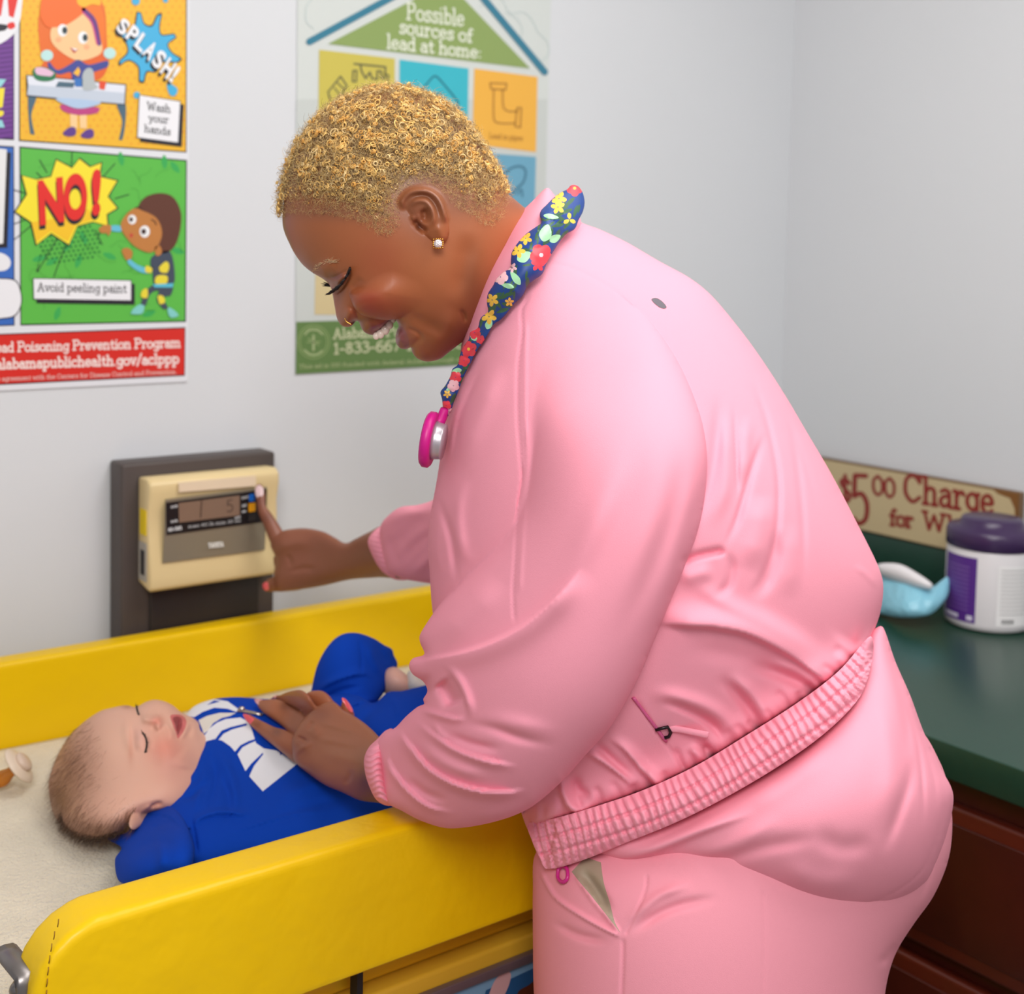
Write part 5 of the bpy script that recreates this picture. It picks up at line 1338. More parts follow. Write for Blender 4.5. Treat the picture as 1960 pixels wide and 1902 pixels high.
# far sleeve and cuffs
puff('far_sleeve', [dict(o=[(728, 1008), (745, 985), (768, 970), (800, 966), (832, 955), (880, 920), (940, 860), (1010, 760), (1080, 740), (1110, 840), (1060, 980), (990, 1080), (920, 1112), (850, 1118), (800, 1113), (765, 1105), (742, 1090), (730, 1050)],
                     z=[(730, 1050, 1.54), (920, 1000, 1.36), (1060, 800, 1.24)], th=.078, p=.42)], pink, jacket, 5,
     [([(745, 1060), (790, 1010), (840, 985)], 14, -.006), ([(760, 1085), (800, 1040), (850, 1010)], 10, -.006), ([(735, 1010), (770, 985), (830, 975)], 10, .006), ([(780, 1108), (820, 1070), (850, 1040)], 10, .008),
      ([(748, 1020), (752, 1050), (765, 1090)], 6, -.004)])
CT2 = catmull([(748, 986), (744, 1020), (750, 1060), (772, 1106)], False, 6)
puff('cuff', [dict(o=[(714, 1018), (730, 1006), (748, 1004), (756, 1030), (762, 1060), (774, 1092), (782, 1108), (762, 1110), (745, 1104), (728, 1090), (712, 1062), (704, 1036)], z=1.56, th=.034, p=.4)], pink, jacket, 3.2,
     disp=lambda X: -.0025*np.abs(np.sin(((X[:, 1]-X[:, 0]*.25))*math.pi/9)))
puff('cuff', [dict(o=[(722, 1414), (738, 1398), (752, 1396), (742, 1430), (738, 1470), (744, 1510), (752, 1538), (738, 1541), (720, 1530), (708, 1508), (699, 1480), (697, 1452), (706, 1430)], z=[(720, 1420, 1.155), (740, 1530, 1.145)], th=.036, p=.4)],
     pink, jacket, 2.6, disp=lambda X: -.0035*np.abs(np.sin((X[:, 1]+4*np.sin(X[:, 0]/6))*math.pi/11)))

for q_ in ((1380, 3690, 1.06), (1340, 3660, 1.22)):
    c0 = P(*q_); d_ = np.array([-RT[0], -RT[1], 0]); d_ /= np.linalg.norm(d_)
    V = []
    c0[2] = 0
    mb = MB()
    path = [c0-d_*.09, c0-d_*.03, c0+d_*.04, c0+d_*.11, c0+d_*.165]
    hs = [.034, .042, .040, .03, .018]
    mb.tube([p+np.array([0, 0, h+.002]) for p, h in zip(path, hs)], hs, 16, flat=1.)
    mb.build('shoe', mat('white_shoe', (230, 230, 230), .5), nurse)
# zip pulls, jacket pocket zip, reflective tag
mag = mat('magenta_plastic', (200, 40, 130), .35)
def jz(nm, x, y, l=.002): return P(x, y, zat(nm, x, y)-l)
MB().tube([jz('trousers', x, y, .004) for x, y in catmull([(1069, 1664), (1068, 1680), (1077, 1688), (1086, 1680), (1085, 1662), (1076, 1657)], True, 3)], .0016, 8, closed=True).build('zip_pull', mag, tro)
MB().tube([jz('jacket', x, y, .001) for x, y in catmull([(1212, 1335), (1232, 1362), (1252, 1388), (1274, 1418)], False, 5)], .0022, 6, flat=.6).build('pocket_zip', mat('pink_zip', (206, 92, 140), .5), jacket)
zr = MB().tube([jz('jacket', x, y, .003) for x, y in ((1254, 1397), (1278, 1391), (1284, 1402), (1280, 1410))]+[jz('jacket', 1272, 1412, .003)], .0014, 8).build('zip_ring', mat('gunmetal', (64, 56, 60), .3, 1), jacket)
st_ = [(1276, 1390), (1290, 1388), (1310, 1391), (1335, 1396), (1356, 1400), (1357, 1402), (1353, 1412), (1330, 1408), (1300, 1402), (1280, 1400)]
zz_ = zat('jacket', 1310, 1398)
puff('pull_strap', [dict(o=st_, z=zz_-.004, th=.0018)], pink, jacket, 3)
tg = MB(); tgc = [jz('jacket', x, y, .0006) for x, y in catmull([(1247, 573), (1256, 570), (1268, 577), (1276, 588), (1268, 590), (1256, 583)], True, 3)]
tg.add(tgc, [list(range(len(tgc)))]); tg.build('reflective_tag', mat('reflective_grey', (110, 104, 112), .35, .3), jacket)

# body: head, neck and hands -----------------------------------------------
skin = mat('brown_skin', rough=.40, attr=True, sss=.04, spec=.45, bump=.12, bscale=900, bdist=.0004)
scol = skin_cols((164, 94, 56), [(801, 433, 5, 7, (30, 14, 10), .95), (677, 617, 5, 3, (50, 20, 16), .9), (722, 624, 22, 8, (120, 62, 52), .5), (650, 528, 14, 7, (130, 70, 66), .6), (600, 470, 40, 40, (146, 86, 50), .4), (730, 500, 50, 50, (158, 76, 50), .5), (706, 578, 34, 24, (156, 60, 44), .8), (850, 620, 60, 50, (118, 60, 36), .6), (905, 560, 26, 70, (110, 58, 36), .6), (820, 500, 50, 40, (172, 102, 62), .5),  # first two blobs paint the shade of ear hole and nostril
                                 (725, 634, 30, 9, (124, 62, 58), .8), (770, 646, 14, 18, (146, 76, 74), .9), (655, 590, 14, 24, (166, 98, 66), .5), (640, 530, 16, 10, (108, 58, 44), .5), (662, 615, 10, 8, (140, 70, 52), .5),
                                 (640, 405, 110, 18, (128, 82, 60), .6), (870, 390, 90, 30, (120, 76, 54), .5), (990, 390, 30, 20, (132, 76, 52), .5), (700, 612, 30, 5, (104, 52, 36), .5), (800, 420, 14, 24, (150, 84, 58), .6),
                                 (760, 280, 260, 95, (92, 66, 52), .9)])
HEADO = [(541, 408), (541, 430), (545, 446), (552, 462), (563, 484), (579, 506), (597, 521), (617, 533), (629, 543), (634, 553), (637, 566), (641, 589), (645, 609), (653, 622), (664, 626), (674, 623), (682, 614), (687, 616), (691, 626), (697, 635), (706, 640),
         (714, 641), (722, 637), (733, 627), (744, 616), (753, 609, 1), (760, 616), (763, 624), (759, 634), (757, 646), (759, 658), (767, 667), (778, 668), (786, 665), (789, 674), (799, 686), (818, 692), (842, 687), (857, 676), (880, 658), (905, 640), (930, 640), (960, 600), (1010, 520), (1040, 460), (1020, 410),
         (1000, 394), (985, 381), (968, 366), (958, 345), (942, 315), (918, 278), (892, 244), (862, 212), (820, 188), (770, 176), (720, 176), (670, 190), (630, 214), (596, 248), (570, 290), (553, 335), (545, 375)]
EARO = [(768, 392), (767, 382), (778, 365), (796, 359), (818, 361), (837, 372), (850, 392), (858, 424), (859, 448), (851, 464), (838, 468), (826, 461), (815, 452), (803, 443), (792, 432), (784, 412)]
JZ0 = 1.13
hz = [(560, 430, JZ0), (760, 180, JZ0), (950, 330, JZ0+.003), (820, 680, JZ0-.0), (1000, 450, JZ0+.01)]
hst = [([(712, 570), (722, 574)], 34, .003, 'g', dict(taper=0)),
       ([(690, 610), (715, 622), (742, 618)], 9, .003), ([(668, 600), (666, 614)], 9, .0045, 'g', dict(taper=0)), ([(664, 583), (676, 591), (684, 605), (684, 614)], 3, -.003), ([(672, 618), (680, 614)], 2.6, -.006, 'g', dict(taper=0)),
       ([(606, 522), (626, 510), (646, 504)], 12, .0025), ([(622, 522), (634, 532), (656, 523), (668, 514)], 2.6, -.003), ([(640, 544), (652, 534), (664, 522)], 7, .005), ([(634, 566), (650, 556), (664, 538), (672, 518)], 3, -.003),
       ([(668, 552), (682, 544), (690, 528)], 8, -.002), ([(776, 626), (798, 636), (812, 648)], 4, -.0025), ([(768, 596), (800, 612), (836, 632), (850, 650)], 12, -.0025), ([(716, 634), (732, 622), (748, 610)], 4, .002),
       ([(768, 630), (765, 645), (770, 660)], 5, .003), ([(786, 662), (800, 652), (812, 640)], 6, -.002), ([(880, 590), (888, 604), (890, 620)], 4, -.003),
       ([(810, 662), (850, 640), (876, 590)], 26, .004), ([(900, 440), (885, 520), (870, 580)], 22, -.003),
       # ear relief
       ([(776, 402), (770, 386), (782, 370), (800, 364), (822, 366), (840, 380), (850, 404), (854, 430)], 5.5, .005, 'g', dict(taper=.12)), ([(786, 398), (796, 386), (814, 386), (826, 400), (830, 420), (824, 436)], 4.5, .003, 'g', dict(taper=.2)),
       ([(782, 388), (796, 376), (818, 376), (834, 394), (842, 420)], 3.2, -.003), ([(806, 398), (814, 412), (810, 430)], 8, -.007), ([(796, 426), (804, 434), (812, 440)], 5, -.008, 'g', dict(taper=0)), ([(790, 416), (796, 430)], 3.5, .0025, 'g', dict(taper=0)),
       ([(840, 440), (846, 454)], 9, .002, 'g', dict(taper=0))]
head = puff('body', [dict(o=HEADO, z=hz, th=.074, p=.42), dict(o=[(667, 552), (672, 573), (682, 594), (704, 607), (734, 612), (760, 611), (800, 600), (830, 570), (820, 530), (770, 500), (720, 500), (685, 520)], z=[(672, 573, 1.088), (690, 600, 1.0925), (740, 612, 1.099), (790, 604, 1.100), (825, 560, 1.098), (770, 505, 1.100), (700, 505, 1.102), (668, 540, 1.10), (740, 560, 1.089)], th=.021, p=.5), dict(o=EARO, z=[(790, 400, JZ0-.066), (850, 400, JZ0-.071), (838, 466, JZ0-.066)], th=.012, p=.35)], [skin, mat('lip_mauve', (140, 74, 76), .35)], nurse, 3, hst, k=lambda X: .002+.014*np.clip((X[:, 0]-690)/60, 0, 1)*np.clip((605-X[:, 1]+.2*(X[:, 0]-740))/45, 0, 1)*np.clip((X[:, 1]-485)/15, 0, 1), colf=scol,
            paint=[([(697, 636), (706, 640), (716, 643), (724, 637), (735, 627), (746, 616), (752, 610), (738, 614), (722, 622), (706, 628)], 1), ([(766, 624), (762, 632), (758, 646), (760, 659), (768, 668), (779, 667), (783, 655), (778, 638), (772, 628)], 1)])
surf['head'] = surf['body']
nailm = mat('coral_nail', (236, 96, 104), .15, coat=.6); naill = mat('pink_nail', (222, 160, 156), .15, coat=.6)


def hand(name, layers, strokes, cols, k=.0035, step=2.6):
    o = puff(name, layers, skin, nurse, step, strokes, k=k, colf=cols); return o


def bzat(x, y):
    return zat('outfit', x, y)


# near hand resting on the baby's chest (palm on the suit)
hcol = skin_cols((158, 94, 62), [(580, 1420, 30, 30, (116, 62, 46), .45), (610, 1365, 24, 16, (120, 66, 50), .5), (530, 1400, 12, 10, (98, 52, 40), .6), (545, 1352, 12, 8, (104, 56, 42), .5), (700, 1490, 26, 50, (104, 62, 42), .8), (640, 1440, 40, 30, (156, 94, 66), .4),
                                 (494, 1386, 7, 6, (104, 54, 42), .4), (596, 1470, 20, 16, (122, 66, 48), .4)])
zs = {p: bzat(*p) for p in [(475, 1375), (500, 1395), (540, 1425), (500, 1345), (540, 1365), (560, 1345), (600, 1350), (590, 1400)]}
lift = .0095
PINKY = [(470, 1372), (478, 1386), (490, 1398), (506, 1412), (527, 1429), (545, 1444), (568, 1462), (592, 1462), (604, 1440), (592, 1418), (564, 1406), (543, 1396), (525, 1391), (504, 1381), (488, 1373), (476, 1367)]
RING = [(492, 1343), (494, 1352), (505, 1364), (526, 1379), (541, 1390), (552, 1402), (566, 1414), (590, 1420), (606, 1400), (596, 1376), (577, 1360), (560, 1349), (543, 1342), (526, 1338), (510, 1339), (498, 1339)]
MID = [(526, 1337), (528, 1332), (536, 1330), (548, 1325), (564, 1321), (578, 1321), (590, 1330), (604, 1350), (622, 1358), (624, 1384), (606, 1396), (590, 1384), (579, 1362), (567, 1354), (550, 1346), (536, 1341)]
IDX = [(586, 1332), (588, 1326), (599, 1322), (616, 1322), (629, 1330), (638, 1341), (655, 1357), (652, 1380), (630, 1390), (616, 1372), (604, 1352), (596, 1340)]
PALM = [(566, 1459), (560, 1436), (560, 1412), (574, 1385), (596, 1362), (620, 1346), (640, 1344), (656, 1358), (678, 1370), (698, 1384), (714, 1398), (730, 1414), (762, 1436), (770, 1480), (764, 1520), (740, 1538), (722, 1536), (688, 1531), (655, 1516), (622, 1502), (590, 1480)]
nh = hand('near_hand', [
    dict(o=PALM, z=[(570, 1430, 1.315), (620, 1350, 1.318), (640, 1450, 1.265), (700, 1400, 1.24), (740, 1480, 1.165), (690, 1528, 1.205)], th=.020, p=.42),
    dict(o=PINKY, z=[(472, 1372, zs[475, 1375]-lift), (505, 1398, zs[500, 1395]-.012), (530, 1415, zs[540, 1425]-.014), (590, 1440, 1.320)], th=.0085, p=.45),
    dict(o=RING, z=[(492, 1345, zs[500, 1345]-lift-.003), (520, 1360, zs[540, 1365]-.014), (550, 1370, zs[540, 1365]-.022), (595, 1395, 1.324)], th=.0095, p=.45),
    dict(o=MID, z=[(530, 1335, zs[540, 1365]+.01), (570, 1335, 1.345), (612, 1370, 1.332)], th=.0095, p=.45),
    dict(o=IDX, z=[(595, 1330, 1.355), (640, 1360, 1.340)], th=.0095, p=.45),
    dict(o=[(652, 1356), (655, 1342), (656, 1336), (664, 1343), (672, 1354), (678, 1368), (670, 1378), (656, 1368)], z=1.335, th=.006)],
    [([(556, 1450), (580, 1430), (604, 1420)], 5, .002), ([(590, 1400), (600, 1378)], 5, -.002), ([(567, 1408), (590, 1420)], 3, -.003), ([(521, 1394), (527, 1400), (524, 1408)], 2.4, -.0007), ([(497, 1382), (499, 1390)], 1.8, -.0006),
     ([(543, 1346), (549, 1354), (546, 1362)], 2.4, -.0007), ([(610, 1440), (660, 1450), (700, 1460)], 12, .002), ([(600, 1412), (650, 1420), (700, 1430)], 6, .0016), ([(606, 1380), (650, 1392), (700, 1410)], 6, .0016), ([(655, 1500), (668, 1490), (672, 1470)], 6, -.002),
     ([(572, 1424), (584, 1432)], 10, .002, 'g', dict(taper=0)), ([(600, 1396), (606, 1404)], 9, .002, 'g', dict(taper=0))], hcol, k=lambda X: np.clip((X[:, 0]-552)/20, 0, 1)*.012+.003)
def nail(poly, nm, m, th=.0012, lift=.0004, step=2):
    cx = sum(p[0] for p in poly)/len(poly); cy = sum(p[1] for p in poly)/len(poly)
    ctrl = []
    for p in poly:
        ctrl.append((p[0], p[1], zat(nm, cx+(p[0]-cx)*.6, cy+(p[1]-cy)*.6)-lift))
    return puff('fingernail', [dict(o=poly, z=float(np.mean([c[2] for c in ctrl])) if len(ctrl) < 3 else ctrl, th=th)], m, nurse, step)
nail([(465, 1368), (470, 1366), (480, 1371), (489, 1378), (487, 1385), (480, 1386), (472, 1380)], 'near_hand', nailm)
nail([(487, 1338), (494, 1337), (506, 1340), (510, 1345), (502, 1350), (494, 1348), (489, 1344)], 'near_hand', naill)
nail([(518, 1338), (526, 1331), (534, 1330), (533, 1334), (526, 1338)], 'near_hand', naill)
nail([(655, 1341), (655, 1335), (662, 1338), (670, 1348), (676, 1360), (673, 1364), (665, 1356)], 'near_hand', nailm)

# far hand pressing a button on the readout
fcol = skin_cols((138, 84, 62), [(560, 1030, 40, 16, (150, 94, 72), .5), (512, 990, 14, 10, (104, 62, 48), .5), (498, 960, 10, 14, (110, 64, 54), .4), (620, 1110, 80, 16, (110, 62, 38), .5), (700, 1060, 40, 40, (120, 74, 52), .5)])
zd = float(proj(onY(498, 950, YF-.008))[2])
fh = hand('far_hand', [
    dict(o=[(518, 1040), (538, 1018), (560, 1012), (588, 1011), (618, 1017), (640, 1028), (661, 1039), (680, 1031), (706, 1018), (740, 1005), (780, 1030), (780, 1100), (722, 1105), (671, 1109), (622, 1120), (588, 1126), (556, 1130), (530, 1130), (524, 1100), (528, 1070)],
         z=[(530, 1070, zd-.03), (600, 1060, zd-.045), (700, 1060, 1.60), (780, 1060, 1.53)], th=.026, p=.42),
    dict(o=[(490, 952), (487, 940), (490, 930), (497, 926), (504, 932), (508, 950), (509, 968), (522, 986), (540, 1014), (552, 1034), (540, 1062), (524, 1050), (514, 1030), (505, 1006), (494, 980)], z=[(497, 930, zd-.006), (500, 965, zd-.016), (530, 1030, zd-.028)], th=.010, p=.45),
    dict(o=[(524, 1066), (534, 1064), (550, 1080), (548, 1096), (536, 1099), (526, 1086)], z=zd-.026, th=.011),
    dict(o=[(505, 1128), (504, 1118), (514, 1108), (540, 1098), (570, 1092), (590, 1106), (580, 1126), (556, 1131), (530, 1132), (512, 1132)], z=[(508, 1120, zd-.02), (580, 1110, zd-.045)], th=.011)],
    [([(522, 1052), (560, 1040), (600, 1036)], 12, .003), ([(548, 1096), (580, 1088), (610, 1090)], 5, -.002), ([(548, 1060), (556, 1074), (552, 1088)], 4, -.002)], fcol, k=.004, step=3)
nail([(489, 946), (489, 934), (496, 928), (503, 934), (504, 944), (500, 952), (492, 952)], 'far_hand', mat('pale_nail', (226, 196, 196), .15, coat=.6))
nail([(503, 1124), (504, 1116), (511, 1114), (517, 1120), (514, 1128), (508, 1130)], 'far_hand', nailm)
hands = [nh, fh]
# arms hidden inside the sleeves link the hands to the shoulders
mb = MB()
mb.tube([P(1010, 470, 1.16), P(1070, 600, 1.17), P(1180, 800, 1.18), P(1280, 1100, 1.18), P(1350, 1450, 1.17)], [.045, .055, .075, .08, .06], 14)
mb.tube([P(1120, 650, 1.13), P(1180, 800, 1.05), P(1130, 1150, 1.02), P(1020, 1400, 1.03), P(880, 1480, 1.085), P(770, 1480, 1.15)], [.035, .035, .03, .025, .02, .018], 12)
mb.tube([P(1060, 700, 1.2), P(1000, 900, 1.27), P(900, 1030, 1.37), P(800, 1056, 1.49), P(760, 1060, 1.55)], [.03, .024, .013, .008, .018], 12)
V_ = np.array(mb.V)
arms = mk('arms', V_, mb.F, skin, nurse, None, True, None, np.tile(lin((140, 82, 58)), (len(V_), 1)))
join_into(head, [nh, fh, arms])
# teeth
te = MB(); tm = mat('teeth', (236, 216, 200), .2, coat=.3)
for i, (x, y, a) in enumerate(((720, 643, 8), (728, 639, 10), (737, 631, 11), (745, 621, 10), (752, 611, 8))):
    b = bmesh.new(); bmesh.ops.create_icosphere(b, subdivisions=3, radius=1)
    z = 1.118-.000*i; s_ = a/F*z*.8
    mx = Matrix.Translation(Vector(P(x, y, z))) @ Matrix([[RT[k]*s_, UP[k]*s_*1.15, FW[k]*s_*.9, 0] for k in range(3)]+[[0, 0, 0, 1]])
    te.bm(b, mx=mx)
te.build('teeth', tm, nurse)
# lashes, brow, nose ring, earring
hl = mat('black_lash', (22, 16, 18), .5)
mb = MB()
lp = catmull([(670, 512), (664, 526), (657, 538), (647, 549), (637, 557)], False, 1.0)
for i, p in enumerate(lp):
    t = i/len(lp); z = zat('head', *p)-.001; a = P(p[0], p[1], z)
    for _ in range(2):
        dx = -3-9*t+rng.normal()*1.2; dy = 9-2*t+rng.normal()*1.2
        if t < .3: dx, dy = 1+rng.normal(), 3
        b = P(p[0]+dx*.45, p[1]+dy*.7, z-.003); c = P(p[0]+dx*1.15, p[1]+dy*.95, z-.006)
        mb.tube([a, b, c], [.0009, .0007, .0002], 4)
mb.tube([P(p[0], p[1], zat('head', *p)-.0004) for p in lp], .0010, 6)
mb.build('eyelashes', hl, nurse); mb = MB()
for dx, dy in ((-6, 1), (-8, -3), (-10, 2), (-12, -1)): mb.tube([P(633, 547, 1.128), P(630+dx*.6, 545+dy, 1.13), P(627+dx*1.1, 544+dy*1.5, 1.13)], [.0009, .0006, .0001], 4)
mb.build('eyelashes', hl, nurse)
bp2 = catmull([(598, 520), (603, 510), (614, 503), (626, 499), (640, 500)], False, 1.2)
R0 = np.array([P(p[0]+rng.normal()*1.2, p[1]+rng.normal()*2.2, zat('head', *p)-.0002) for p in np.repeat(bp2, 4, 0)])
strands('eyebrow', R0, np.tile(RT*.8+UP*.35-FW*.25, (len(R0), 1))+rng.normal(size=(len(R0), 3))*.2, .006, .0003, mat('gold_brow', (206, 168, 128), .5), nurse)
gold = mat('gold', (226, 170, 80), .2, 1)
zn = zat('head', 666, 614)-.0035
MB().tube([P(x, y, zn) for x, y in catmull([(660, 609), (662, 614), (667, 618), (673, 621)], False, 2)], .0005, 6).build('nose_ring', gold, nurse)
ze = zat('head', 838, 458)-.004
er = MB()
for a in np.arange(16)*math.pi/8:
    ca, sa = math.cos(a), math.sin(a); k_ = 9.2/max(abs(ca), abs(sa))**.75
    b = bmesh.new(); bmesh.ops.create_icosphere(b, subdivisions=1, radius=.0009)
    er.bm(b, mx=Matrix.Translation(Vector(P(838.5+k_*ca, 466+k_*sa*.95, ze))))
eo = er.build('earring', gold, nurse)
d2 = MB(); b = bmesh.new(); bmesh.ops.create_icosphere(b, subdivisions=2, radius=.0036)
for v in b.verts: v.co.z *= .6
q3 = Matrix([[RT[k], UP[k], -FW[k], P(838.5, 466, ze)[k]] for k in range(3)]+[[0, 0, 0, 1]])
d2.bm(b, mx=q3); d2.build('gem', mat('diamond', (236, 226, 230), .05, spec=1, metal=.5, bump=1, bscale=700, bdist=.002), eo, False)
# ---------------------------------------------------------------- curly hair
def inst(tv, tf, R, L):
    """copies of a small template: R (N,3,3), L (N,3)"""
    n, k = len(L), len(tv)
    V = np.einsum('nij,kj->nki', R, tv)+L[:, None]
    Fz = (np.array(tf)[None]+(np.arange(n)*k)[:, None, None]).reshape(-1, len(tf[0]))
    return V.reshape(-1, 3), Fz


def frames(Nr, spin=True):
    Nr = Nr/np.linalg.norm(Nr, axis=1)[:, None]
    a = np.cross(Nr, rng.normal(size=Nr.shape)); a /= np.linalg.norm(a, axis=1)[:, None]
    b = np.cross(Nr, a)
    return np.stack([a, b, Nr], 2)


def fast(name, V, Fz, m, parent, fm=None):
    off = wloc(parent); me = bpy.data.meshes.new(name); n = Fz.shape[1]
    me.vertices.add(len(V)); me.vertices.foreach_set('co', (V-off).astype(np.float32).ravel())
    me.loops.add(Fz.size); me.loops.foreach_set('vertex_index', Fz.astype(np.int32).ravel())
    me.polygons.add(len(Fz)); me.polygons.foreach_set('loop_start', np.arange(0, Fz.size, n, dtype=np.int32))
    me.update(calc_edges=True)
    for q in (m if isinstance(m, (list, tuple)) else [m]): me.materials.append(q)
    if fm is not None: me.polygons.foreach_set('material_index', fm.astype(np.int32))
    me.polygons.foreach_set('use_smooth', np.ones(len(Fz), bool)); me.validate(); me.update()
    o = bpy.data.objects.new(name, me); COL.objects.link(o); o.parent = parent; return o


def torus(R, r, n, m, turns=1., rise=0.):
    tv = []; tf = []
    N = int(n*turns)
    for i in range(N+1):
        a = 2*math.pi*turns*i/N; z = rise*i/N; rr = r*(1-.3*abs(2*i/N-1)**3)
        for j in range(m):
            b = 2*math.pi*j/m
            tv.append(((R+rr*math.cos(b))*math.cos(a), (R+rr*math.cos(b))*math.sin(a), z+rr*math.sin(b)))
    for i in range(N):
        for j in range(m): j2 = (j+1) % m; tf.append([i*m+j, (i+1)*m+j, (i+1)*m+j2, i*m+j2])
    return np.array(tv), tf


HAIRP = catmull([(540, 410), (537, 385), (540, 350), (552, 310), (572, 272), (598, 238), (632, 206), (674, 182), (722, 170), (770, 170), (820, 182), (862, 206), (896, 244), (922, 280), (944, 318), (958, 346), (968, 368), (960, 392), (944, 412), (932, 416), (905, 396), (880, 376), (856, 366),
                 (830, 354), (800, 350), (776, 360), (762, 378), (758, 400), (752, 424), (736, 434), (716, 424), (690, 412), (640, 404), (596, 398), (560, 396)], True, 6)
XH, ZH = surf['head']
def sample(n, poly, feather=14):
    out = []
    tot = 0
    while tot < n:
        q = rng.random((n*2, 2))*(poly.max(0)-poly.min(0))+poly.min(0)
        q = q[inpoly(q, poly)]
        out.append(q); tot += len(q)
    q = np.vstack(out)[:n]
    return q
SC = P(762, 372, JZ0)
zf_h = zfield('head', 0., 3)
def surfpts(q, side):
    z = zf_h(q)
    if side: z = 2*JZ0-z
    r = FW[None]+RT[None]*((q[:, :1]-CX)/F)-UP[None]*((q[:, 1:]-CY)/F)
    return C0[None]+r*z[:, None]
A_, B_ = HAIRP, np.roll(HAIRP, -1, 0)
LOW = catmull([(540, 410), (560, 396), (596, 398), (640, 404), (690, 412), (716, 424), (736, 434), (752, 424), (762, 378), (800, 350), (856, 366), (905, 396), (932, 416), (944, 412), (960, 392)], False, 8)
def lowdist(q):
    d, _, _ = segdist(q, LOW[:-1], LOW[1:]); return d
gold1 = mat('hair_gold', (238, 196, 118), .55, spec=.35); gold2 = mat('hair_amber', (222, 166, 84), .55, spec=.35); gold3 = mat('hair_straw', (226, 196, 140), .6, spec=.3)
# rims: extra roots hugging the silhouette so the outline is woolly
sil = catmull([(541, 408), (541, 390), (545, 365), (553, 335), (570, 290), (596, 248), (630, 214), (670, 190), (720, 176), (770, 176), (820, 188), (862, 212), (892, 244), (918, 278), (942, 315), (958, 345), (968, 366)], False, 1.)
Vt, Ft, Mt = [], [], []
k0 = 0
specs = [(2300, .0021, .0005, 1.1, .0006), (900, .0015, .00045, 1.8, .0016), (900, .0029, .00055, 1.3, .001), (600, .0014, .0006, 2.2, .0022)]
for n_, R1, r1, tu, ri in specs:
    tv, tf = torus(R1, r1, 9, 4, tu, ri)
    q = sample(n_, HAIRP); d = lowdist(q); q = q[rng.random(len(q)) < np.clip((d-6)/34, 0, 1)]
    # clump the curls
    nz = np.sin(q[:, 0]/9.3+np.sin(q[:, 1]/7.))+np.sin(q[:, 1]/8.1+np.cos(q[:, 0]/11.))
    q = q[rng.random(len(q)) < np.clip(.55+.42*nz, .08, 1)]
    sd_ = rng.random(len(q)) < .4
    p = np.vstack([surfpts(q[~sd_], 0), surfpts(q[sd_], 1)])
    ns = max(20, int(n_*.12)); sl = sil[rng.integers(0, len(sil), ns)]
    ps = C0[None]+(FW[None]+RT[None]*((sl[:, :1]-CX)/F)-UP[None]*((sl[:, 1:]-CY)/F))*(JZ0+rng.normal(size=(ns, 1))*.012)
    p = np.vstack([p, ps]); Nn = p-SC; Nn /= np.linalg.norm(Nn, axis=1)[:, None]
    tilt = Nn+rng.normal(size=Nn.shape)*.45
    dl = np.r_[lowdist(q)[~sd_], lowdist(q)[sd_], np.full(ns, 50.)]
    s = (.75+.5*rng.random(len(p)))*np.clip(dl/60, .45, 1)
    V, Fz = inst(tv, tf, frames(tilt)*s[:, None, None], p+Nn*(.0012+.0028*rng.random((len(p), 1))))
    Vt.append(V); Ft.append(Fz+k0); k0 += len(V); Mt.append(np.repeat(rng.choice([0, 0, 1, 2], len(p)), len(tf)))
hair = fast('hair', np.vstack(Vt), np.vstack(Ft), [gold1, gold2, gold3], nurse, np.concatenate(Mt))
# short fuzz between the curls and over the hairline
def arc(L, r, bend, seg=5):
    tv = []; tf = []
    for i in range(seg+1):
        t = i/seg; c = (bend*math.sin(t*4.2)*L, bend*(1-math.cos(t*3.5))*L, L*t*.8)
        for j in range(3): b = 2*math.pi*j/3; tv.append((c[0]+r*(1-.6*t)*math.cos(b), c[1]+r*(1-.6*t)*math.sin(b), c[2]))
    for i in range(seg):
        for j in range(3): j2 = (j+1) % 3; tf.append([i*3+j, i*3+j2, (i+1)*3+j2, (i+1)*3+j])
    return np.array(tv), tf
BIG = catmull([(536, 424), (534, 380), (552, 305), (598, 236), (674, 180), (770, 168), (862, 204), (922, 280), (972, 368), (968, 400), (948, 424), (930, 430), (900, 410), (874, 392), (852, 372), (830, 356), (800, 350), (772, 362), (760, 384), (764, 420), (750, 446), (730, 446), (690, 424), (640, 414), (580, 408), (548, 412)], True, 6)
Vt, Ft, Mt = [], [], []; k0 = 0
for n_, L_, be in ((18000, .0055, .5), (9000, .0075, .42)):
    tv, tf = arc(L_, .00016, be)
    q = sample(n_, BIG); d = lowdist(q)
    sd_ = rng.random(len(q)) < .3
    p = np.vstack([surfpts(q[~sd_], 0), surfpts(q[sd_], 1)]); dl = np.r_[d[~sd_], d[sd_]]
    ns = int(n_*.16); sl = sil[rng.integers(0, len(sil), ns)]
    ps = C0[None]+(FW[None]+RT[None]*((sl[:, :1]-CX)/F)-UP[None]*((sl[:, 1:]-CY)/F))*(JZ0+rng.normal(size=(ns, 1))*.015)
    p = np.vstack([p, ps]); dl = np.r_[dl, np.full(ns, 40.)]
    Nn = p-SC; Nn /= np.linalg.norm(Nn, axis=1)[:, None]
    s = (.35+.65*np.clip(dl/40, 0, 1))*(.7+.6*rng.random(len(p)))
    V, Fz = inst(tv, tf, frames(Nn+rng.normal(size=Nn.shape)*.5)*s[:, None, None], p)
    Vt.append(V); Ft.append(Fz+k0); k0 += len(V); Mt.append(np.repeat(rng.choice([0, 1, 2, 3], len(p)), len(tf)))
fz = fast('hair', np.vstack(Vt), np.vstack(Ft), [gold1, gold3, gold3, mat('hair_root', (110, 82, 58), .6)], nurse, np.concatenate(Mt))
join_into(hair, [fz])

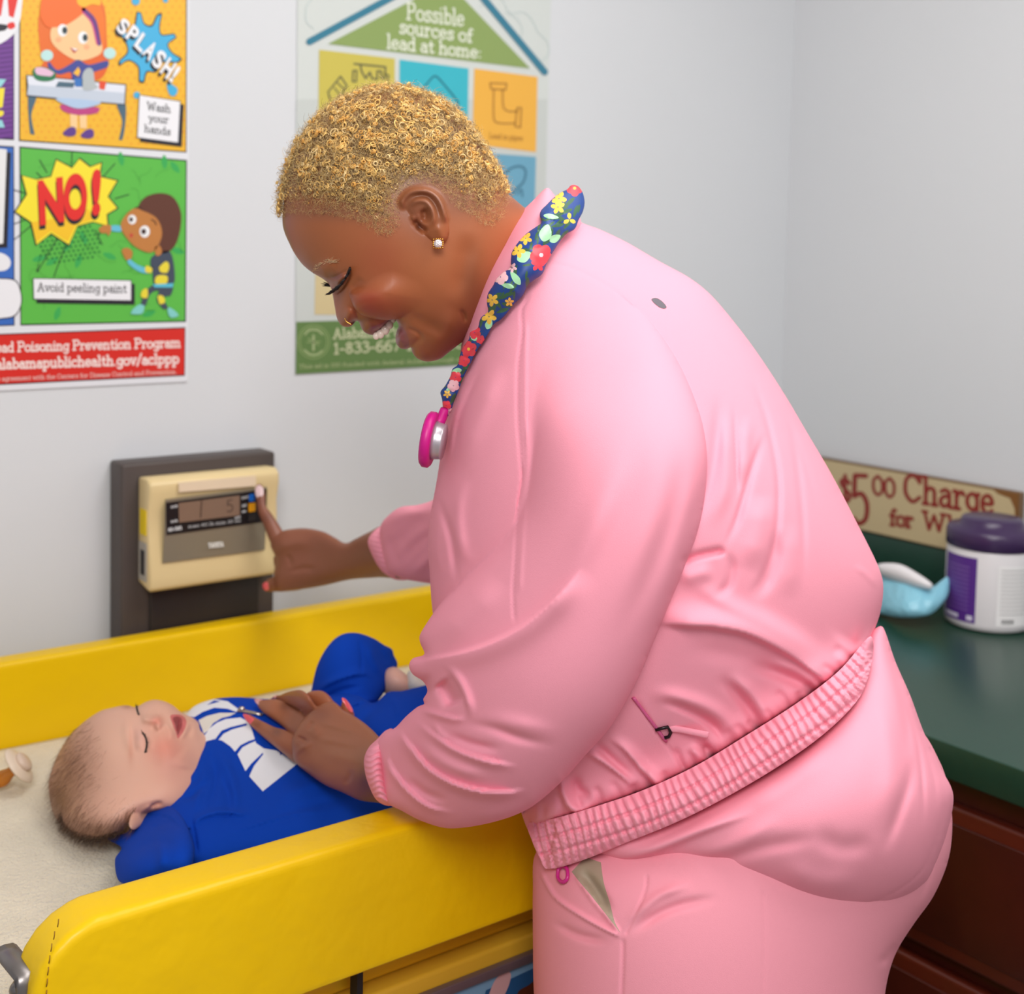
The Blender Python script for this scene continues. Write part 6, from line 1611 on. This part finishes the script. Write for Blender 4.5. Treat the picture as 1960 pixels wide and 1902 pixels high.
# ---------------------------------------------------------------- stethoscope in a flowered cover
SCARF = [(1086, 362), (1094, 354), (1106, 356), (1115, 368), (1119, 386), (1116, 404), (1108, 420), (1100, 438), (1084, 448), (1072, 462), (1060, 480), (1048, 500), (1038, 524), (1022, 536), (1010, 546), (1000, 566), (984, 582), (968, 602), (958, 612), (944, 622), (934, 640), (924, 655), (912, 672), (902, 692),
         (892, 712), (884, 730), (876, 752), (868, 772), (862, 790), (852, 800), (848, 782), (846, 764), (843, 750), (852, 738), (862, 720), (866, 706), (876, 698), (880, 680), (888, 662), (898, 648), (900, 636), (914, 628), (918, 614), (922, 606), (934, 596), (932, 580), (934, 562), (944, 546), (950, 534), (962, 522), (976, 512), (978, 494),
         (980, 482), (990, 466), (1002, 452), (1014, 442), (1026, 434), (1036, 426), (1033, 412), (1036, 402), (1046, 392), (1060, 378), (1074, 368)]
zj = zfield('jacket', 0., 8)
def zscarf(X):
    base = zj(X); ins_ = inpoly(X, catmull(TORSO, True, 8))
    z = np.where(ins_, base, 1.13)
    tgt = rbf([(1100, 370, 1.115), (1060, 440, 1.065), (1010, 520, 1.035), (960, 590, 1.045), (900, 670, 1.075), (855, 780, 1.095)], X)
    return np.minimum(tgt, z-.010)
fl = mat('floral_blue', (24, 62, 132), .5); fy = mat('floral_yellow', (240, 190, 70), .5); fr = mat('floral_red', (226, 62, 76), .5); fg = mat('floral_green', (52, 92, 62), .5); fm_ = mat('floral_mint', (166, 222, 172), .5); fw = mat('floral_pink', (240, 190, 196), .5)
pt = []
def flower(x, y, r, m, rot=0, n=5, w=.32, core=None):
    for i in range(n):
        a = rot+i*2*math.pi/n; c, s = math.cos(a), math.sin(a)
        pt.append(([(x+c*u*r-s*v*r, y+s*u*r+c*v*r) for u, v in ((.05, 0), (.5, -w), (.95, -w*.5), (1., w*.1), (.8, w*.8), (.4, w*.8))], m))
    if core is not None: pt.append(([(x+.2*r*math.cos(a), y+.2*r*math.sin(a)) for a in np.arange(6)*1.05], core))
def leaf(x, y, L, a, m, w=.25):
    c, s = math.cos(a), math.sin(a)
    pt.append(([(x+c*u*L-s*v*L, y+s*u*L+c*v*L) for u, v in ((0, 0), (.3, -w), (.7, -w*.8), (1, 0), (.7, w*.8), (.3, w))], m))
for x, y, a in ((1100, 378, 2.4), (1106, 392, 1.9), (1096, 400, 2.8), (1084, 402, 2.6), (1094, 418, 2.2), (1080, 428, 2.9), (1072, 438, 2.0), (1060, 410, .5), (1044, 414, .2), (1000, 470, 2.5), (1010, 476, 2.8),
                (960, 560, 2.6), (972, 566, 2.9), (960, 580, .3), (974, 590, 2.8), (990, 540, 2.2), (1010, 530, 1.6), (950, 588, 2.9), (986, 560, 2.9), (1088, 440, 2.3), (946, 570, 1.0), (900, 640, 2.4), (872, 752, 2.0), (862, 764, .3), (925, 600, .2)):
    leaf(x, y, 26, a, 3, .14)
r9 = random.Random(4)
for i in range(60):
    t = r9.random(); x = 1100-t*240+r9.uniform(-18, 18); y = 380+t*t*120+t*250+r9.uniform(-12, 12); leaf(x, y, 18, r9.uniform(1.6, 3.3), 3, .13)
leaf(1040, 462, 34, -1.3, 4, .34); leaf(1052, 462, 24, -.5, 4, .3); leaf(990, 498, 30, -.5, 4, .34); leaf(996, 545, 32, -2.2, 4, .2); leaf(984, 550, 26, -2.9, 4, .18); leaf(1040, 412, 30, .15, 4, .16); leaf(932, 630, 22, -1.2, 4, .3); leaf(912, 652, 20, -2.2, 4, .3); leaf(884, 708, 20, 3, 4, .25); leaf(868, 740, 16, 2.7, 4, .25)
flower(1100, 360, 16, 2, .3, 5, .5, 1); flower(1070, 380, 15, 1, .2); flower(1068, 396, 14, 1, .8); flower(1090, 420, 13, 1, .5, 3); flower(1006, 456, 13, 1, .4); flower(992, 480, 14, 1, .1); flower(1036, 488, 22, 2, .4, 5, .5, 5); flower(1030, 506, 14, 2, 1)
flower(980, 512, 10, 5, .3); flower(958, 530, 15, 5, .2, 5, .5); flower(942, 574, 13, 1, .5); flower(975, 578, 9, 1, 1.); flower(936, 606, 15, 1, .3); flower(908, 636, 13, 2, .5, 5, .5); flower(920, 650, 9, 2, .2, 5, .5); flower(897, 668, 16, 2, .8, 5, .5, 1); flower(888, 690, 12, 2, .1, 5, .5); flower(872, 722, 12, 2, .5, 5, .5); flower(868, 738, 12, 5, .5, 5, .5)
flower(856, 754, 8, 1, .3); flower(854, 776, 10, 2, .3, 5, .5); flower(860, 788, 8, 5, .3)
sth = thing('stethoscope', P(960, 600, 1.06), 'magenta stethoscope in a blue flowered fabric cover round the neck', 'stethoscope')
wr = [([(1034, 414), (1060, 424), (1090, 436)], 3, -.004, 's', dict(sharp=.5)), ([(1038, 400), (1070, 402), (1108, 416)], 4, .003), ([(930, 600), (944, 606), (956, 614)], 4, -.005), ([(900, 638), (918, 644), (930, 648)], 3, -.004), ([(878, 680), (892, 684), (906, 690)], 3, -.004),
      ([(866, 706), (876, 712), (890, 716)], 3, -.005), ([(848, 742), (860, 748), (876, 752)], 3, -.005), ([(846, 764), (856, 768), (870, 770)], 3, -.004), ([(904, 630), (915, 634), (930, 636)], 5, .003), ([(960, 530), (990, 560), (1000, 566)], 4, .002), ([(1000, 460), (1016, 480), (1044, 500)], 6, .002)]
puff('fabric_cover', [dict(o=SCARF, z=zscarf, th=.012, p=.5, b=.15)], [fl, fy, fr, fg, fm_, fw], sth, 3.4, wr, pt)
mg2 = mat('magenta_rubber', (196, 20, 128), .4, spec=.4)
cc2 = P(822, 841, 1.08)
axd = RT*.985-UP*.16-FW*.12; axd /= np.linalg.norm(axd)
MB().lathe([(.0001, -.005), (.015, -.0048), (.0215, -.0042), (.0235, -.0022), (.0235, .0022), (.0215, .004), (.017, .0042)], cc2, axd, 40).build('diaphragm_rim', mg2, sth)
MB().lathe([(.0165, .004), (.0155, .007), (.0148, .011), (.015, .0125), (.0001, .013)], cc2, axd, 32).build('chest_piece', mat('grey_metal_satin', (190, 184, 190), .35, .6), sth)
MB().tube([P(834, 812, 1.085), P(842, 806, 1.085), P(847, 796, 1.09), P(851, 782, 1.088)], [.0045, .005, .0045, .0035], 12).build('tube', mg2, sth)
